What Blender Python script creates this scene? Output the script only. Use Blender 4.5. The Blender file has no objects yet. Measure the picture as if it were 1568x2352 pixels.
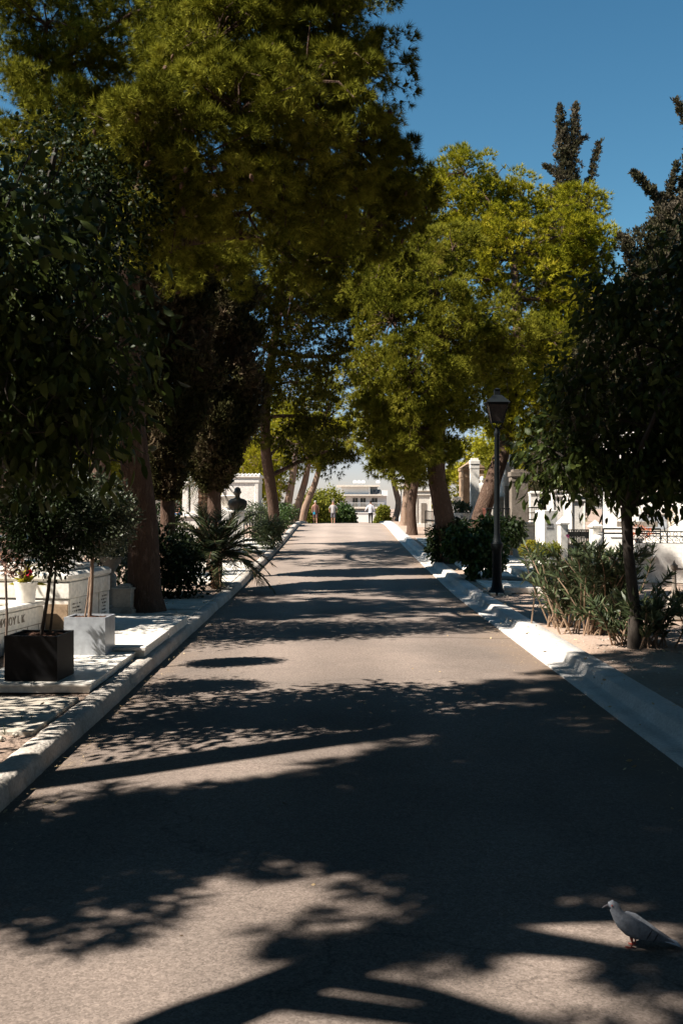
import bpy, math, random
import numpy as np
from mathutils import Vector, Matrix

# ---------------------------------------------------------------- camera, sky, sun, exposure
sc = bpy.context.scene
F, CX, HY, EYE = 2302.0, 784.0, 1156.0, 1.7      # focal length / centre / horizon in a 1568 x 2352 frame, eye height
cam_d = bpy.data.cameras.new("camera"); cam = bpy.data.objects.new("camera", cam_d)
sc.collection.objects.link(cam); sc.camera = cam
cam.location = (0, 0, EYE); cam.rotation_euler = (math.radians(90), 0, 0)
cam_d.sensor_fit = 'VERTICAL'; cam_d.sensor_height = 23.5; cam_d.sensor_width = 15.7; cam_d.lens = 23.0
cam_d.shift_y = -20.0 / 2352.0
cam_d.clip_start = 0.05; cam_d.clip_end = 3000

SUN_EL, SUN_PHI = math.radians(48), math.radians(70)   # PHI: angle between the road's far direction and the shadows
sun_dir = Vector((-math.sin(SUN_PHI) * math.cos(SUN_EL), -math.cos(SUN_PHI) * math.cos(SUN_EL), math.sin(SUN_EL)))
w = bpy.data.worlds.new("World"); sc.world = w; w.use_nodes = True
nt = w.node_tree; nt.nodes.clear()
sky = nt.nodes.new('ShaderNodeTexSky'); sky.sky_type = 'NISHITA'; sky.sun_disc = False
sky.sun_elevation = SUN_EL
sky.sun_rotation = math.atan2(sun_dir.x, sun_dir.y)
sky.altitude = 100; sky.air_density = 1.0; sky.dust_density = 0.3; sky.ozone_density = 1.0
bg = nt.nodes.new('ShaderNodeBackground'); bg.inputs[1].default_value = 0.05
wo = nt.nodes.new('ShaderNodeOutputWorld')
tint = nt.nodes.new('ShaderNodeMix'); tint.data_type = 'RGBA'; tint.blend_type = 'MULTIPLY'; tint.inputs[0].default_value = 1; 
tcw = nt.nodes.new('ShaderNodeTexCoord'); spz = nt.nodes.new('ShaderNodeSeparateXYZ'); nt.links.new(tcw.outputs['Generated'], spz.inputs[0])
rmp = nt.nodes.new('ShaderNodeValToRGB'); nt.links.new(spz.outputs[2], rmp.inputs[0])
rmp.color_ramp.elements[0].position = .04; rmp.color_ramp.elements[0].color = (.92, .90, 1.12, 1)
rmp.color_ramp.elements[1].position = .22; rmp.color_ramp.elements[1].color = (.60, 1.02, 1.06, 1)
_e = rmp.color_ramp.elements.new(.5); _e.color = (.42, .88, .98, 1)
nt.links.new(rmp.outputs[0], tint.inputs[7])
nt.links.new(sky.outputs[0], tint.inputs[6]); nt.links.new(tint.outputs[2], bg.inputs[0]); nt.links.new(bg.outputs[0], wo.inputs[0])
sl = bpy.data.lights.new("sun", 'SUN'); sl.energy = 5.0; sl.angle = math.radians(0.5); sl.color = (1.0, 0.93, 0.85)
sun = bpy.data.objects.new("sun", sl); sc.collection.objects.link(sun)
sun.location = (-20, -12, 30)
sun.rotation_euler = (-sun_dir).to_track_quat('-Z', 'Y').to_euler()
sc.view_settings.view_transform = 'Standard'; sc.view_settings.look = 'None'
sc.view_settings.exposure = 1.18; sc.view_settings.gamma = 1
sc.cycles.max_bounces = 5; sc.cycles.diffuse_bounces = 1; sc.cycles.glossy_bounces = 2
sc.cycles.transmission_bounces = 3; sc.cycles.transparent_max_bounces = 4

# ---------------------------------------------------------------- helpers
R = np.random.default_rng(7); rnd = random.Random(5)
C = sc.collection
def W(px, py, D): return ((px - CX) / F * D, D, EYE - (py - HY) / F * D)
def PX(px, D): return (px - CX) / F * D
def ZY(py, D): return EYE - (py - HY) / F * D
_py = [-60, 15, 18.6, 28.4, 36.6, 43, 47, 50, 54, 60, 70, 80, 95, 140, 400]
_pz = [0, 0, 0.01, .17, .36, .56, .665, .69, .62, .475, .26, .06, -.25, -.6, -.6]
def zr(y): return float(np.interp(y, _py, _pz))
def xl(y): return float(np.interp(y, [0, 6, 16, 50], [-1.88, -1.88, -1.97, -2.0]))
def xr(y): return float(np.interp(y, [0, 6.4, 18, 50], [2.2, 2.19, 2.07, 2.04]))
SIDE = 0.11
def zg(y): return zr(y) + SIDE

def mkmesh(name, V, Fc, mats, parent=None, smooth=False, rndattr=None, mi=None):
    me = bpy.data.meshes.new(name)
    if isinstance(V, np.ndarray) and isinstance(Fc, np.ndarray):
        k = Fc.shape[1]; me.vertices.add(len(V)); me.vertices.foreach_set('co', V.astype(np.float32).ravel())
        me.loops.add(Fc.size); me.loops.foreach_set('vertex_index', Fc.astype(np.int32).ravel())
        me.polygons.add(len(Fc)); me.polygons.foreach_set('loop_start', np.arange(0, Fc.size, k, dtype=np.int32))
        me.update(calc_edges=True)
    else:
        me.from_pydata([tuple(v) for v in V], [], [tuple(f) for f in Fc]); me.update()
    if not isinstance(mats, (list, tuple)): mats = [mats]
    for m in mats: me.materials.append(m)
    if mi is not None: me.polygons.foreach_set('material_index', np.array(mi, dtype=np.int32))
    if smooth: me.polygons.foreach_set('use_smooth', np.ones(len(me.polygons), dtype=bool))
    if rndattr is not None:
        a = me.attributes.new('rnd', 'FLOAT', 'POINT'); a.data.foreach_set('value', rndattr.astype(np.float32))
    o = bpy.data.objects.new(name, me); C.objects.link(o)
    if parent is not None: o.parent = parent
    return o

class MB:
    """collects boxes, tubes, lathes into one mesh, in the local space of the thing"""
    def __init__(s): s.v = []; s.f = []; s.m = []
    def add(s, V, Fc, mi=0):
        n = len(s.v); s.v += [tuple(v) for v in V]; s.f += [tuple(i + n for i in f) for f in Fc]; s.m += [mi] * len(Fc); return s
    def box(s, x0, x1, y0, y1, z0, z1, b=0.0, taper=0.0, mi=0):
        if x1 < x0: x0, x1 = x1, x0
        if y1 < y0: y0, y1 = y1, y0
        if z1 < z0: z0, z1 = z1, z0
        t = taper
        b = min(b, (x1 - x0) * .3, (y1 - y0) * .3, (z1 - z0) * .3)
        def ring(i, z, tt): 
            return [(x0 + i + tt, y0 + tt, z), (x1 - i - tt, y0 + tt, z), (x1 - tt, y0 + i + tt, z), (x1 - tt, y1 - i - tt, z), (x1 - i - tt, y1 - tt, z), (x0 + i + tt, y1 - tt, z), (x0 + tt, y1 - i - tt, z), (x0 + tt, y0 + i + tt, z)]
        if b <= 0:
            V = [(x0, y0, z0), (x1, y0, z0), (x1, y1, z0), (x0, y1, z0), (x0 + t, y0 + t, z1), (x1 - t, y0 + t, z1), (x1 - t, y1 - t, z1), (x0 + t, y1 - t, z1)]
            return s.add(V, [(3, 2, 1, 0), (4, 5, 6, 7), (0, 1, 5, 4), (1, 2, 6, 5), (2, 3, 7, 6), (3, 0, 4, 7)], mi)
        V = []
        for (z, i, inset) in ((z0, b, b), (z0 + b, b, 0), (z1 - b, b, t), (z1, b, t + b)):
            V += ring(b, z, inset)
        Fc = [tuple(range(7, -1, -1)), tuple(range(24, 32))]
        for k in range(3):
            for j in range(8): Fc.append((k * 8 + j, k * 8 + (j + 1) % 8, k * 8 + 8 + (j + 1) % 8, k * 8 + 8 + j))
        return s.add(V, Fc, mi)
    def lathe(s, prof, x=0, y=0, z=0, n=20, mi=0, sx=1, sy=1):
        V = []; Fc = []
        for (r, h) in prof:
            for k in range(n):
                a = 2 * math.pi * k / n; V.append((x + r * math.cos(a) * sx, y + r * math.sin(a) * sy, z + h))
        for i in range(len(prof) - 1):
            for k in range(n): Fc.append((i * n + k, i * n + (k + 1) % n, (i + 1) * n + (k + 1) % n, (i + 1) * n + k))
        Fc.append(tuple(range(n - 1, -1, -1))); Fc.append(tuple((len(prof) - 1) * n + k for k in range(n)))
        return s.add(V, Fc, mi)
    def tube(s, pts, rad, n=8, mi=0, jit=0.0):
        pts = [Vector(p) for p in pts]
        if not hasattr(rad, '__len__'): rad = [rad] * len(pts)
        V = []; Fc = []; up = Vector((0.13, 0.21, 1)).normalized(); prev = None
        for i, p in enumerate(pts):
            d = (pts[min(i + 1, len(pts) - 1)] - pts[max(i - 1, 0)])
            d = d.normalized() if d.length > 1e-9 else Vector((0, 0, 1))
            if prev is None:
                a = d.cross(Vector((1, 0, 0)) if abs(d.x) < .8 else Vector((0, 1, 0))).normalized()
            else:
                a = (prev - d * prev.dot(d))
                a = a.normalized() if a.length > 1e-6 else d.orthogonal().normalized()
            prev = a; b = d.cross(a)
            for k in range(n):
                t = 2 * math.pi * k / n; r = rad[i] * (1 + (rnd.uniform(-jit, jit) if jit else 0))
                V.append(tuple(p + a * (math.cos(t) * r) + b * (math.sin(t) * r)))
        for i in range(len(pts) - 1):
            for k in range(n): Fc.append((i * n + k, i * n + (k + 1) % n, (i + 1) * n + (k + 1) % n, (i + 1) * n + k))
        Fc.append(tuple(range(n - 1, -1, -1))); Fc.append(tuple((len(pts) - 1) * n + k for k in range(n)))
        return s.add(V, Fc, mi)
    def ring(s, c, rx, rz, r, n=20, m=5, a0=0, a1=2 * math.pi, axis='y', mi=0):
        pts = []
        for k in range(n + 1):
            a = a0 + (a1 - a0) * k / n
            pts.append((c[0] + rx * math.cos(a), c[1], c[2] + rz * math.sin(a)) if axis == 'y' else (c[0] + rx * math.cos(a), c[1] + rz * math.sin(a), c[2]))
        return s.tube(pts, r, m, mi)
    def loft(s, rings, n=14, mi=0):
        """rings: (centre, a axis vec, b axis vec)"""
        V = []; Fc = []
        for c, a, b in rings:
            c = Vector(c); a = Vector(a); b = Vector(b)
            for k in range(n):
                t = 2 * math.pi * k / n; V.append(tuple(c + a * math.cos(t) + b * math.sin(t)))
        for i in range(len(rings) - 1):
            for k in range(n): Fc.append((i * n + k, i * n + (k + 1) % n, (i + 1) * n + (k + 1) % n, (i + 1) * n + k))
        Fc.append(tuple(range(n - 1, -1, -1))); Fc.append(tuple((len(rings) - 1) * n + k for k in range(n)))
        return s.add(V, Fc, mi)
    def build(s, name, mats, parent=None, smooth=False):
        o = mkmesh(name, s.v, s.f, mats, parent, smooth, mi=s.m if isinstance(mats, (list, tuple)) else None)
        if smooth:
            try: o.data.set_sharp_from_angle(angle=math.radians(40))
            except Exception: pass
        return o

def tag(o, label, cat, group=None):
    o['label'] = label; o['category'] = cat
    if group: o['group'] = group
    return o
def thing(name, loc, label, cat, rz=0, group=None):
    o = bpy.data.objects.new(name, None); C.objects.link(o); o.empty_display_size = .2
    o.location = loc; o.rotation_euler = (0, 0, rz)
    return tag(o, label, cat, group)
def struct(o): o['kind'] = 'structure'; return o
def copy_tree(o, parent=None):
    c = o.copy(); C.objects.link(c); c.parent = parent
    for ch in list(o.children): copy_tree(ch, c)
    return c

# ---------------------------------------------------------------- materials
def nodes(name):
    m = bpy.data.materials.new(name); m.use_nodes = True
    n = m.node_tree.nodes; n.clear(); return m, n, m.node_tree.links
def noise_mix(n, l, coord, scale, c1, c2, lo=.35, hi=.65, detail=5, prev=None, rough=.6):
    t = n.new('ShaderNodeTexNoise'); t.inputs['Scale'].default_value = scale; t.inputs['Detail'].default_value = detail; t.inputs['Roughness'].default_value = rough
    l.new(coord, t.inputs['Vector'])
    r = n.new('ShaderNodeMapRange'); r.inputs[1].default_value = lo; r.inputs[2].default_value = hi
    l.new(t.outputs[0], r.inputs[0])
    m = n.new('ShaderNodeMix'); m.data_type = 'RGBA'
    l.new(r.outputs[0], m.inputs[0])
    if prev is None: m.inputs[6].default_value = (*c1, 1)
    else: l.new(prev, m.inputs[6])
    m.inputs[7].default_value = (*c2, 1)
    return m.outputs[2], t
def surf(name, c1, c2, rough=.6, scale=3, fine=60, c3=None, bump=.2, bscale=40, spec=.3, metal=0, stretch=None, lo3=.62, hi3=.7, s3=.7, bdist=.01):
    m, n, l = nodes(name)
    tc = n.new('ShaderNodeTexCoord'); co = tc.outputs['Object']
    if stretch:
        mp = n.new('ShaderNodeMapping'); mp.inputs['Scale'].default_value = stretch; l.new(co, mp.inputs[0]); co = mp.outputs[0]
    col, _ = noise_mix(n, l, co, scale, c1, c2)
    mid = tuple((a + b) * .5 * .75 for a, b in zip(c1, c2))
    f2 = n.new('ShaderNodeTexNoise'); f2.inputs['Scale'].default_value = fine; f2.inputs['Detail'].default_value = 3; l.new(co, f2.inputs['Vector'])
    hs = n.new('ShaderNodeMapRange'); hs.inputs[1].default_value = .3; hs.inputs[2].default_value = .7; hs.inputs[3].default_value = .82; hs.inputs[4].default_value = 1.15; l.new(f2.outputs[0], hs.inputs[0])
    if c3 is not None: col, _ = noise_mix(n, l, co, s3, c1, c3, lo3, hi3, 8, prev=col)
    mul = n.new('ShaderNodeVectorMath'); mul.operation = 'SCALE'; l.new(col, mul.inputs[0]); l.new(hs.outputs[0], mul.inputs['Scale'])
    p = n.new('ShaderNodeBsdfPrincipled'); p.inputs['Roughness'].default_value = rough; p.inputs['Specular IOR Level'].default_value = spec; p.inputs['Metallic'].default_value = metal
    l.new(mul.outputs[0], p.inputs['Base Color'])
    if bump:
        b = n.new('ShaderNodeBump'); b.inputs['Strength'].default_value = bump; b.inputs['Distance'].default_value = bdist
        t = n.new('ShaderNodeTexNoise'); t.inputs['Scale'].default_value = bscale; t.inputs['Detail'].default_value = 6; l.new(co, t.inputs['Vector'])
        l.new(t.outputs[0], b.inputs['Height']); l.new(b.outputs[0], p.inputs['Normal'])
    o = n.new('ShaderNodeOutputMaterial'); l.new(p.outputs[0], o.inputs[0])
    return m
def leafmat(name, cols, trans=.3, gloss=.0, rough=.4, clump=1.2):
    """cols: dark, mid, light base colours chosen by the tuft's own random value and a broad noise"""
    m, n, l = nodes(name)
    a = n.new('ShaderNodeAttribute'); a.attribute_name = 'rnd'
    tc = n.new('ShaderNodeTexCoord'); t = n.new('ShaderNodeTexNoise'); t.inputs['Scale'].default_value = clump; l.new(tc.outputs['Object'], t.inputs['Vector'])
    ad = n.new('ShaderNodeMath'); ad.operation = 'MULTIPLY_ADD'; l.new(t.outputs[0], ad.inputs[0]); ad.inputs[1].default_value = 1.4; ad.inputs[2].default_value = -.45
    av = n.new('ShaderNodeMath'); av.operation = 'ADD'; l.new(ad.outputs[0], av.inputs[0]); l.new(a.outputs['Fac'], av.inputs[1])
    hf = n.new('ShaderNodeMath'); hf.operation = 'MULTIPLY'; l.new(av.outputs[0], hf.inputs[0]); hf.inputs[1].default_value = .55
    cr = n.new('ShaderNodeValToRGB'); e = cr.color_ramp.elements
    e[0].position = .1; e[0].color = (*cols[0], 1); e[1].position = .9; e[1].color = (*cols[-1], 1)
    for k, c in enumerate(cols[1:-1]):
        x = e.new(.1 + .8 * (k + 1) / (len(cols) - 1)); x.color = (*c, 1)
    l.new(hf.outputs[0], cr.inputs[0])
    if gloss:
        d = n.new('ShaderNodeBsdfPrincipled'); d.inputs['Roughness'].default_value = rough; d.inputs['Specular IOR Level'].default_value = gloss; l.new(cr.outputs[0], d.inputs['Base Color'])
    else:
        d = n.new('ShaderNodeBsdfDiffuse'); l.new(cr.outputs[0], d.inputs[0])
    tr = n.new('ShaderNodeBsdfTranslucent'); l.new(cr.outputs[0], tr.inputs[0])
    mx = n.new('ShaderNodeMixShader'); mx.inputs[0].default_value = trans; l.new(d.outputs[0], mx.inputs[1]); l.new(tr.outputs[0], mx.inputs[2])
    o = n.new('ShaderNodeOutputMaterial'); l.new(mx.outputs[0], o.inputs[0])
    return m

def asphalt_mat():
    m, n, l = nodes('asphalt')
    tc = n.new('ShaderNodeTexCoord'); co = tc.outputs['Object']
    col, _ = noise_mix(n, l, co, .5, (.21, .168, .14), (.165, .135, .114), .4, .6, 6)
    v = n.new('ShaderNodeTexVoronoi'); v.inputs['Scale'].default_value = 130; l.new(co, v.inputs['Vector'])
    sep = n.new('ShaderNodeSeparateColor'); l.new(v.outputs['Color'], sep.inputs[0])
    mr = n.new('ShaderNodeMapRange'); mr.inputs[3].default_value = .74; mr.inputs[4].default_value = 1.26; l.new(sep.outputs[0], mr.inputs[0])
    t = n.new('ShaderNodeTexNoise'); t.inputs['Scale'].default_value = 45; t.inputs['Detail'].default_value = 8; l.new(co, t.inputs['Vector'])
    mr2 = n.new('ShaderNodeMapRange'); mr2.inputs[1].default_value = .3; mr2.inputs[2].default_value = .7; mr2.inputs[3].default_value = .85; mr2.inputs[4].default_value = 1.15; l.new(t.outputs[0], mr2.inputs[0])
    mm = n.new('ShaderNodeMath'); mm.operation = 'MULTIPLY'; l.new(mr.outputs[0], mm.inputs[0]); l.new(mr2.outputs[0], mm.inputs[1])
    # long cracks
    vc = n.new('ShaderNodeTexVoronoi'); vc.feature = 'DISTANCE_TO_EDGE'; vc.inputs['Scale'].default_value = .17
    nz = n.new('ShaderNodeTexNoise'); nz.inputs['Scale'].default_value = 1.6; nz.inputs['Detail'].default_value = 6; l.new(co, nz.inputs['Vector'])
    vm = n.new('ShaderNodeVectorMath'); vm.operation = 'MULTIPLY_ADD'; l.new(nz.outputs['Color'], vm.inputs[0]); vm.inputs[1].default_value = (1.2, 1.2, 0); l.new(co, vm.inputs[2]); l.new(vm.outputs[0], vc.inputs['Vector'])
    ck = n.new('ShaderNodeMapRange'); ck.inputs[1].default_value = .0; ck.inputs[2].default_value = .0025; ck.inputs[3].default_value = .72; ck.inputs[4].default_value = 1; l.new(vc.outputs[0], ck.inputs[0])
    m3 = n.new('ShaderNodeMath'); m3.operation = 'MULTIPLY'; l.new(mm.outputs[0], m3.inputs[0]); l.new(ck.outputs[0], m3.inputs[1])
    mul = n.new('ShaderNodeVectorMath'); mul.operation = 'SCALE'; l.new(col, mul.inputs[0]); l.new(m3.outputs[0], mul.inputs['Scale'])
    # pale dust gathered at the gutters and scattered stains
    colx, _ = noise_mix(n, l, co, 1.1, (0, 0, 0), (.23, .19, .155), .6, .8, 8, prev=mul.outputs[0])
    sx = n.new('ShaderNodeSeparateXYZ'); l.new(co, sx.inputs[0])
    ax = n.new('ShaderNodeMath'); ax.operation = 'ABSOLUTE'; l.new(sx.outputs[0], ax.inputs[0])
    nm = n.new('ShaderNodeMath'); nm.operation = 'MULTIPLY_ADD'; l.new(nz.outputs[0], nm.inputs[0]); nm.inputs[1].default_value = .9; l.new(ax.outputs[0], nm.inputs[2])
    em = n.new('ShaderNodeMapRange'); em.inputs[1].default_value = 2.05; em.inputs[2].default_value = 2.55; em.inputs[4].default_value = .75; l.new(nm.outputs[0], em.inputs[0])
    e1 = n.new('ShaderNodeMix'); e1.data_type = 'RGBA'; l.new(em.outputs[0], e1.inputs[0]); l.new(colx, e1.inputs[6]); e1.inputs[7].default_value = (.21, .155, .115, 1)
    sy = n.new('ShaderNodeMath'); sy.operation = 'MULTIPLY_ADD'; l.new(nz.outputs[0], sy.inputs[0]); sy.inputs[1].default_value = .12; l.new(sx.outputs[1], sy.inputs[2])
    sm = n.new('ShaderNodeMath'); sm.operation = 'PINGPONG'; l.new(sy.outputs[0], sm.inputs[0]); sm.inputs[1].default_value = 12.66
    sd = n.new('ShaderNodeMath'); sd.operation = 'SUBTRACT'; sd.inputs[0].default_value = 12.66; l.new(sm.outputs[0], sd.inputs[1])
    sr = n.new('ShaderNodeMapRange'); sr.inputs[1].default_value = .012; sr.inputs[2].default_value = .03; sr.inputs[3].default_value = .45; sr.inputs[4].default_value = 1; l.new(sd.outputs[0], sr.inputs[0])
    # slightly polished, paler wheel tracks
    wt = n.new('ShaderNodeMath'); wt.operation = 'SUBTRACT'; l.new(ax.outputs[0], wt.inputs[0]); wt.inputs[1].default_value = .75
    wa = n.new('ShaderNodeMath'); wa.operation = 'ABSOLUTE'; l.new(wt.outputs[0], wa.inputs[0])
    wr = n.new('ShaderNodeMapRange'); wr.inputs[1].default_value = .1; wr.inputs[2].default_value = .5; wr.inputs[3].default_value = 1.1; wr.inputs[4].default_value = .94; l.new(wa.outputs[0], wr.inputs[0])
    ws = n.new('ShaderNodeMath'); ws.operation = 'MULTIPLY'; l.new(wr.outputs[0], ws.inputs[0]); l.new(sr.outputs[0], ws.inputs[1])
    graze = n.new('ShaderNodeMapRange'); graze.inputs[1].default_value = 3; graze.inputs[2].default_value = 42; graze.inputs[3].default_value = .95; graze.inputs[4].default_value = 1.75; l.new(sx.outputs[1], graze.inputs[0])  # grazing-light brightening of the far road, painted into the albedo
    wy = n.new('ShaderNodeMath'); wy.operation = 'MULTIPLY'; l.new(ws.outputs[0], wy.inputs[0]); l.new(graze.outputs[0], wy.inputs[1])
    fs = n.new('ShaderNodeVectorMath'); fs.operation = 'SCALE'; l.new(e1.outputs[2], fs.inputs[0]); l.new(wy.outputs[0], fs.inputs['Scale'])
    p = n.new('ShaderNodeBsdfPrincipled'); p.inputs['Roughness'].default_value = .92; p.inputs['Specular IOR Level'].default_value = .05
    l.new(fs.outputs[0], p.inputs['Base Color'])
    b = n.new('ShaderNodeBump'); b.inputs['Strength'].default_value = .55; b.inputs['Distance'].default_value = .005; l.new(mm.outputs[0], b.inputs['Height']); l.new(b.outputs[0], p.inputs['Normal'])
    o = n.new('ShaderNodeOutputMaterial'); l.new(p.outputs[0], o.inputs[0]); return m

M = {}
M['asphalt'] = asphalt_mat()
M['soil'] = surf('soil', (.40, .30, .235), (.31, .225, .17), .95, 1.2, 30, c3=(.48, .37, .27), bump=.6, bscale=30, bdist=.03, spec=.1)
M['limewash'] = surf('limewash', (.56, .53, .49), (.46, .435, .395), .85, 2.5, 40, c3=(.5, .44, .36), s3=3, lo3=.6, hi3=.8, bump=.5, bscale=45, bdist=.012, spec=.15)
M['old_kerb'] = surf('old_kerb', (.54, .49, .43), (.40, .355, .30), .9, 3, 50, c3=(.3, .26, .21), s3=5, lo3=.58, hi3=.75, bump=.8, bscale=35, bdist=.02, spec=.1)
M['marble'] = surf('marble', (.80, .76, .68), (.72, .66, .57), .5, 2, 20, c3=(.60, .50, .38), s3=1.5, lo3=.58, hi3=.75, bump=.08, spec=.35)
M['white'] = surf('white_wall', (.86, .82, .75), (.80, .75, .67), .8, 1.5, 15, c3=(.7, .62, .52), s3=.9, lo3=.6, hi3=.8, bump=.12, spec=.15)
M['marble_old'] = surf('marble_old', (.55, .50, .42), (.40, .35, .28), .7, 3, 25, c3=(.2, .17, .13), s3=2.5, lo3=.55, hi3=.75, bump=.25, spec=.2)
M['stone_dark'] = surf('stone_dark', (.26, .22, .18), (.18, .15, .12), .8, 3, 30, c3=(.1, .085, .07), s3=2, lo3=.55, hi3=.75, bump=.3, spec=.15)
M['stone_brown'] = surf('stone_brown', (.38, .27, .17), (.28, .19, .12), .8, 3, 25, c3=(.16, .11, .07), s3=2, lo3=.5, hi3=.7, bump=.25, spec=.15)
M['grey_marble'] = surf('grey_marble', (.36, .38, .40), (.27, .285, .30), .35, 3, 14, c3=(.52, .53, .54), s3=2.5, lo3=.62, hi3=.72, bump=.03, spec=.5)
M['black_stone'] = surf('black_stone', (.006, .006, .007), (.01, .0095, .009), .5, 3, 30, c3=(.022, .02, .018), s3=5, lo3=.6, hi3=.8, bump=.03, spec=.08)
M['iron'] = surf('black_iron', (.012, .013, .013), (.02, .02, .019), .6, 8, 60, bump=.2, spec=.15)
M['iron_green'] = surf('dark_green_iron', (.005, .007, .008), (.008, .011, .012), .6, 8, 60, bump=.15, spec=.15)
M['iron_red'] = surf('rusty_iron', (.16, .05, .03), (.09, .03, .02), .7, 8, 60, bump=.3)
M['iron_white'] = surf('pale_iron', (.6, .57, .52), (.5, .47, .42), .6, 8, 40, bump=.1)
M['bronze'] = surf('bronze', (.05, .043, .033), (.03, .027, .022), .4, 10, 50, bump=.2, metal=.4, spec=.5)
M['roof_tile'] = surf('roof_tile', (.48, .15, .07), (.36, .10, .05), .85, 4, 30, c3=(.55, .28, .16), s3=5, bump=.2)
M['pink_wall'] = surf('pink_plaster', (.55, .36, .27), (.48, .30, .22), .9, 1.5, 15, bump=.1)
M['terracotta_soil'] = surf('planter_soil', (.12, .06, .035), (.06, .03, .02), .95, 10, 60, bump=1, bscale=60, bdist=.03)
M['bark'] = surf('pine_bark', (.135, .085, .06), (.07, .045, .034), .95, 5, 40, c3=(.22, .15, .11), s3=5, lo3=.52, hi3=.7, bump=1, bscale=14, bdist=.05, stretch=(3.2, 3.2, .7), spec=.05)
M['bark_pale'] = surf('pale_bark', (.33, .23, .165), (.21, .14, .10), .95, 5, 40, c3=(.42, .17, .09), s3=2, lo3=.6, hi3=.75, bump=.8, bscale=16, bdist=.04, stretch=(3, 3, .8), spec=.05)
M['bark_smooth'] = surf('orange_bark', (.06, .048, .038), (.035, .028, .022), .9, 6, 50, bump=.5, bscale=30, stretch=(2, 2, .6))
M['twig'] = surf('twig', (.20, .15, .115), (.13, .09, .07), .9, 8, 60, bump=0)
M['palm_bark'] = surf('palm_bark', (.16, .09, .05), (.09, .05, .03), .95, 12, 60, bump=1, bscale=25, bdist=.03)
M['cane'] = surf('cane', (.33, .22, .14), (.22, .15, .1), .8, 10, 50, bump=.2)
M['glass_lamp'] = surf('dusty_glass', (.07, .056, .05), (.05, .042, .04), .25, 6, 40, bump=.03, spec=.5)
M['window'] = surf('window_glass', (.03, .04, .045), (.05, .06, .065), .08, 2, 5, bump=0, spec=.8)
M['solar'] = surf('solar_glass', (.06, .09, .12), (.1, .13, .16), .1, 2, 5, bump=0, spec=.8)
M['skin'] = surf('skin', (.5, .27, .18), (.44, .23, .15), .6, 20, 60, bump=0)
M['pine'] = leafmat('pine_needles', [(.055, .06, .010), (.16, .165, .02), (.35, .335, .045), (.30, .25, .065)], .1)
M['pine_gold'] = leafmat('golden_pine_needles', [(.12, .13, .010), (.28, .265, .018), (.42, .37, .03), (.42, .30, .05)], .15, clump=.5)
M['pine_mid'] = leafmat('green_pine_needles', [(.07, .078, .010), (.18, .18, .02), (.28, .265, .034), (.30, .22, .055)], .15, clump=.7)
M['pine_shaded'] = leafmat('shaded_pine_needles', [(.035, .04, .009), (.075, .078, .014), (.13, .125, .022), (.14, .12, .035)], .1, clump=.7)  # pine needles with the crown's shade painted in as darker colours
M['cypress'] = leafmat('cypress_scales', [(.03, .03, .012), (.055, .052, .02), (.09, .07, .04), (.13, .085, .055)], .15)
M['cypress_brown'] = leafmat('dry_cypress_scales', [(.035, .036, .016), (.07, .062, .034), (.11, .09, .06), (.13, .105, .075)], .15)
M['orange_leaf'] = leafmat('orange_leaves', [(.02, .03, .008), (.038, .055, .012), (.075, .10, .022), (.15, .17, .045)], .3, gloss=.15, rough=.45, clump=2)
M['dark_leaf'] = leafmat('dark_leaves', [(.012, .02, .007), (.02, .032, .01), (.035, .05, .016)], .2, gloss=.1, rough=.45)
M['silver_leaf'] = leafmat('olive_leaves', [(.04, .055, .028), (.08, .095, .05), (.14, .15, .085)], .2, gloss=.4, rough=.4)
M['oleander'] = leafmat('oleander_leaves', [(.04, .06, .024), (.08, .105, .045), (.13, .155, .07), (.16, .15, .08)], .3, gloss=.35, rough=.45)
M['hedge'] = leafmat('hedge_leaves', [(.03, .06, .015), (.06, .10, .02), (.10, .14, .03)], .25, gloss=.35, rough=.4)
M['bush_yellow'] = leafmat('yellow_bush_leaves', [(.11, .13, .02), (.2, .2, .03), (.3, .26, .045)], .3)
M['gold_leaf'] = leafmat('variegated_leaves', [(.2, .2, .02), (.36, .31, .035), (.46, .38, .06)], .3)
M['palm_leaf'] = leafmat('palm_leaflets', [(.035, .05, .02), (.06, .075, .03), (.09, .10, .045)], .25, gloss=.3, rough=.4)
M['palm_pale'] = leafmat('pale_palm_leaflets', [(.10, .12, .06), (.15, .165, .09), (.2, .2, .12)], .3)
def flat(name, c, rough=.8): return surf(name, c, tuple(x * .85 for x in c), rough, 8, 60, bump=0)
# ---------------------------------------------------------------- foliage engine
def unit(v): return v / np.maximum(np.linalg.norm(v, axis=-1, keepdims=True), 1e-9)
def sphere(n, rg=R): return unit(rg.normal(size=(n, 3)))
def scatter(tv, tf, pos, dirs, scale, rnds=None, roll=None, rg=R):
    """copies the template (axis +Z) to every position, turned to its direction"""
    n = len(pos); d = unit(dirs)
    ref = np.where(np.abs(d[:, 2:3]) < .9, np.array([[0, 0, 1.]]), np.array([[1., 0, 0]]))
    a = unit(np.cross(ref, d)); b = np.cross(d, a)
    if roll is None: roll = rg.uniform(0, 2 * math.pi, n)
    c, s = np.cos(roll)[:, None], np.sin(roll)[:, None]
    a2 = a * c + b * s; b2 = -a * s + b * c
    s_ = np.broadcast_to(np.asarray(scale, dtype=float), (n,))[:, None, None]
    V = pos[:, None, :] + s_ * (tv[None, :, 0:1] * a2[:, None, :] + tv[None, :, 1:2] * b2[:, None, :] + tv[None, :, 2:3] * d[:, None, :])
    Fc = tf[None] + (np.arange(n) * len(tv))[:, None, None]
    if rnds is None: rnds = rg.uniform(0, 1, n)
    return V.reshape(-1, 3), Fc.reshape(-1, tf.shape[1]), np.repeat(rnds, len(tv))
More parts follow.
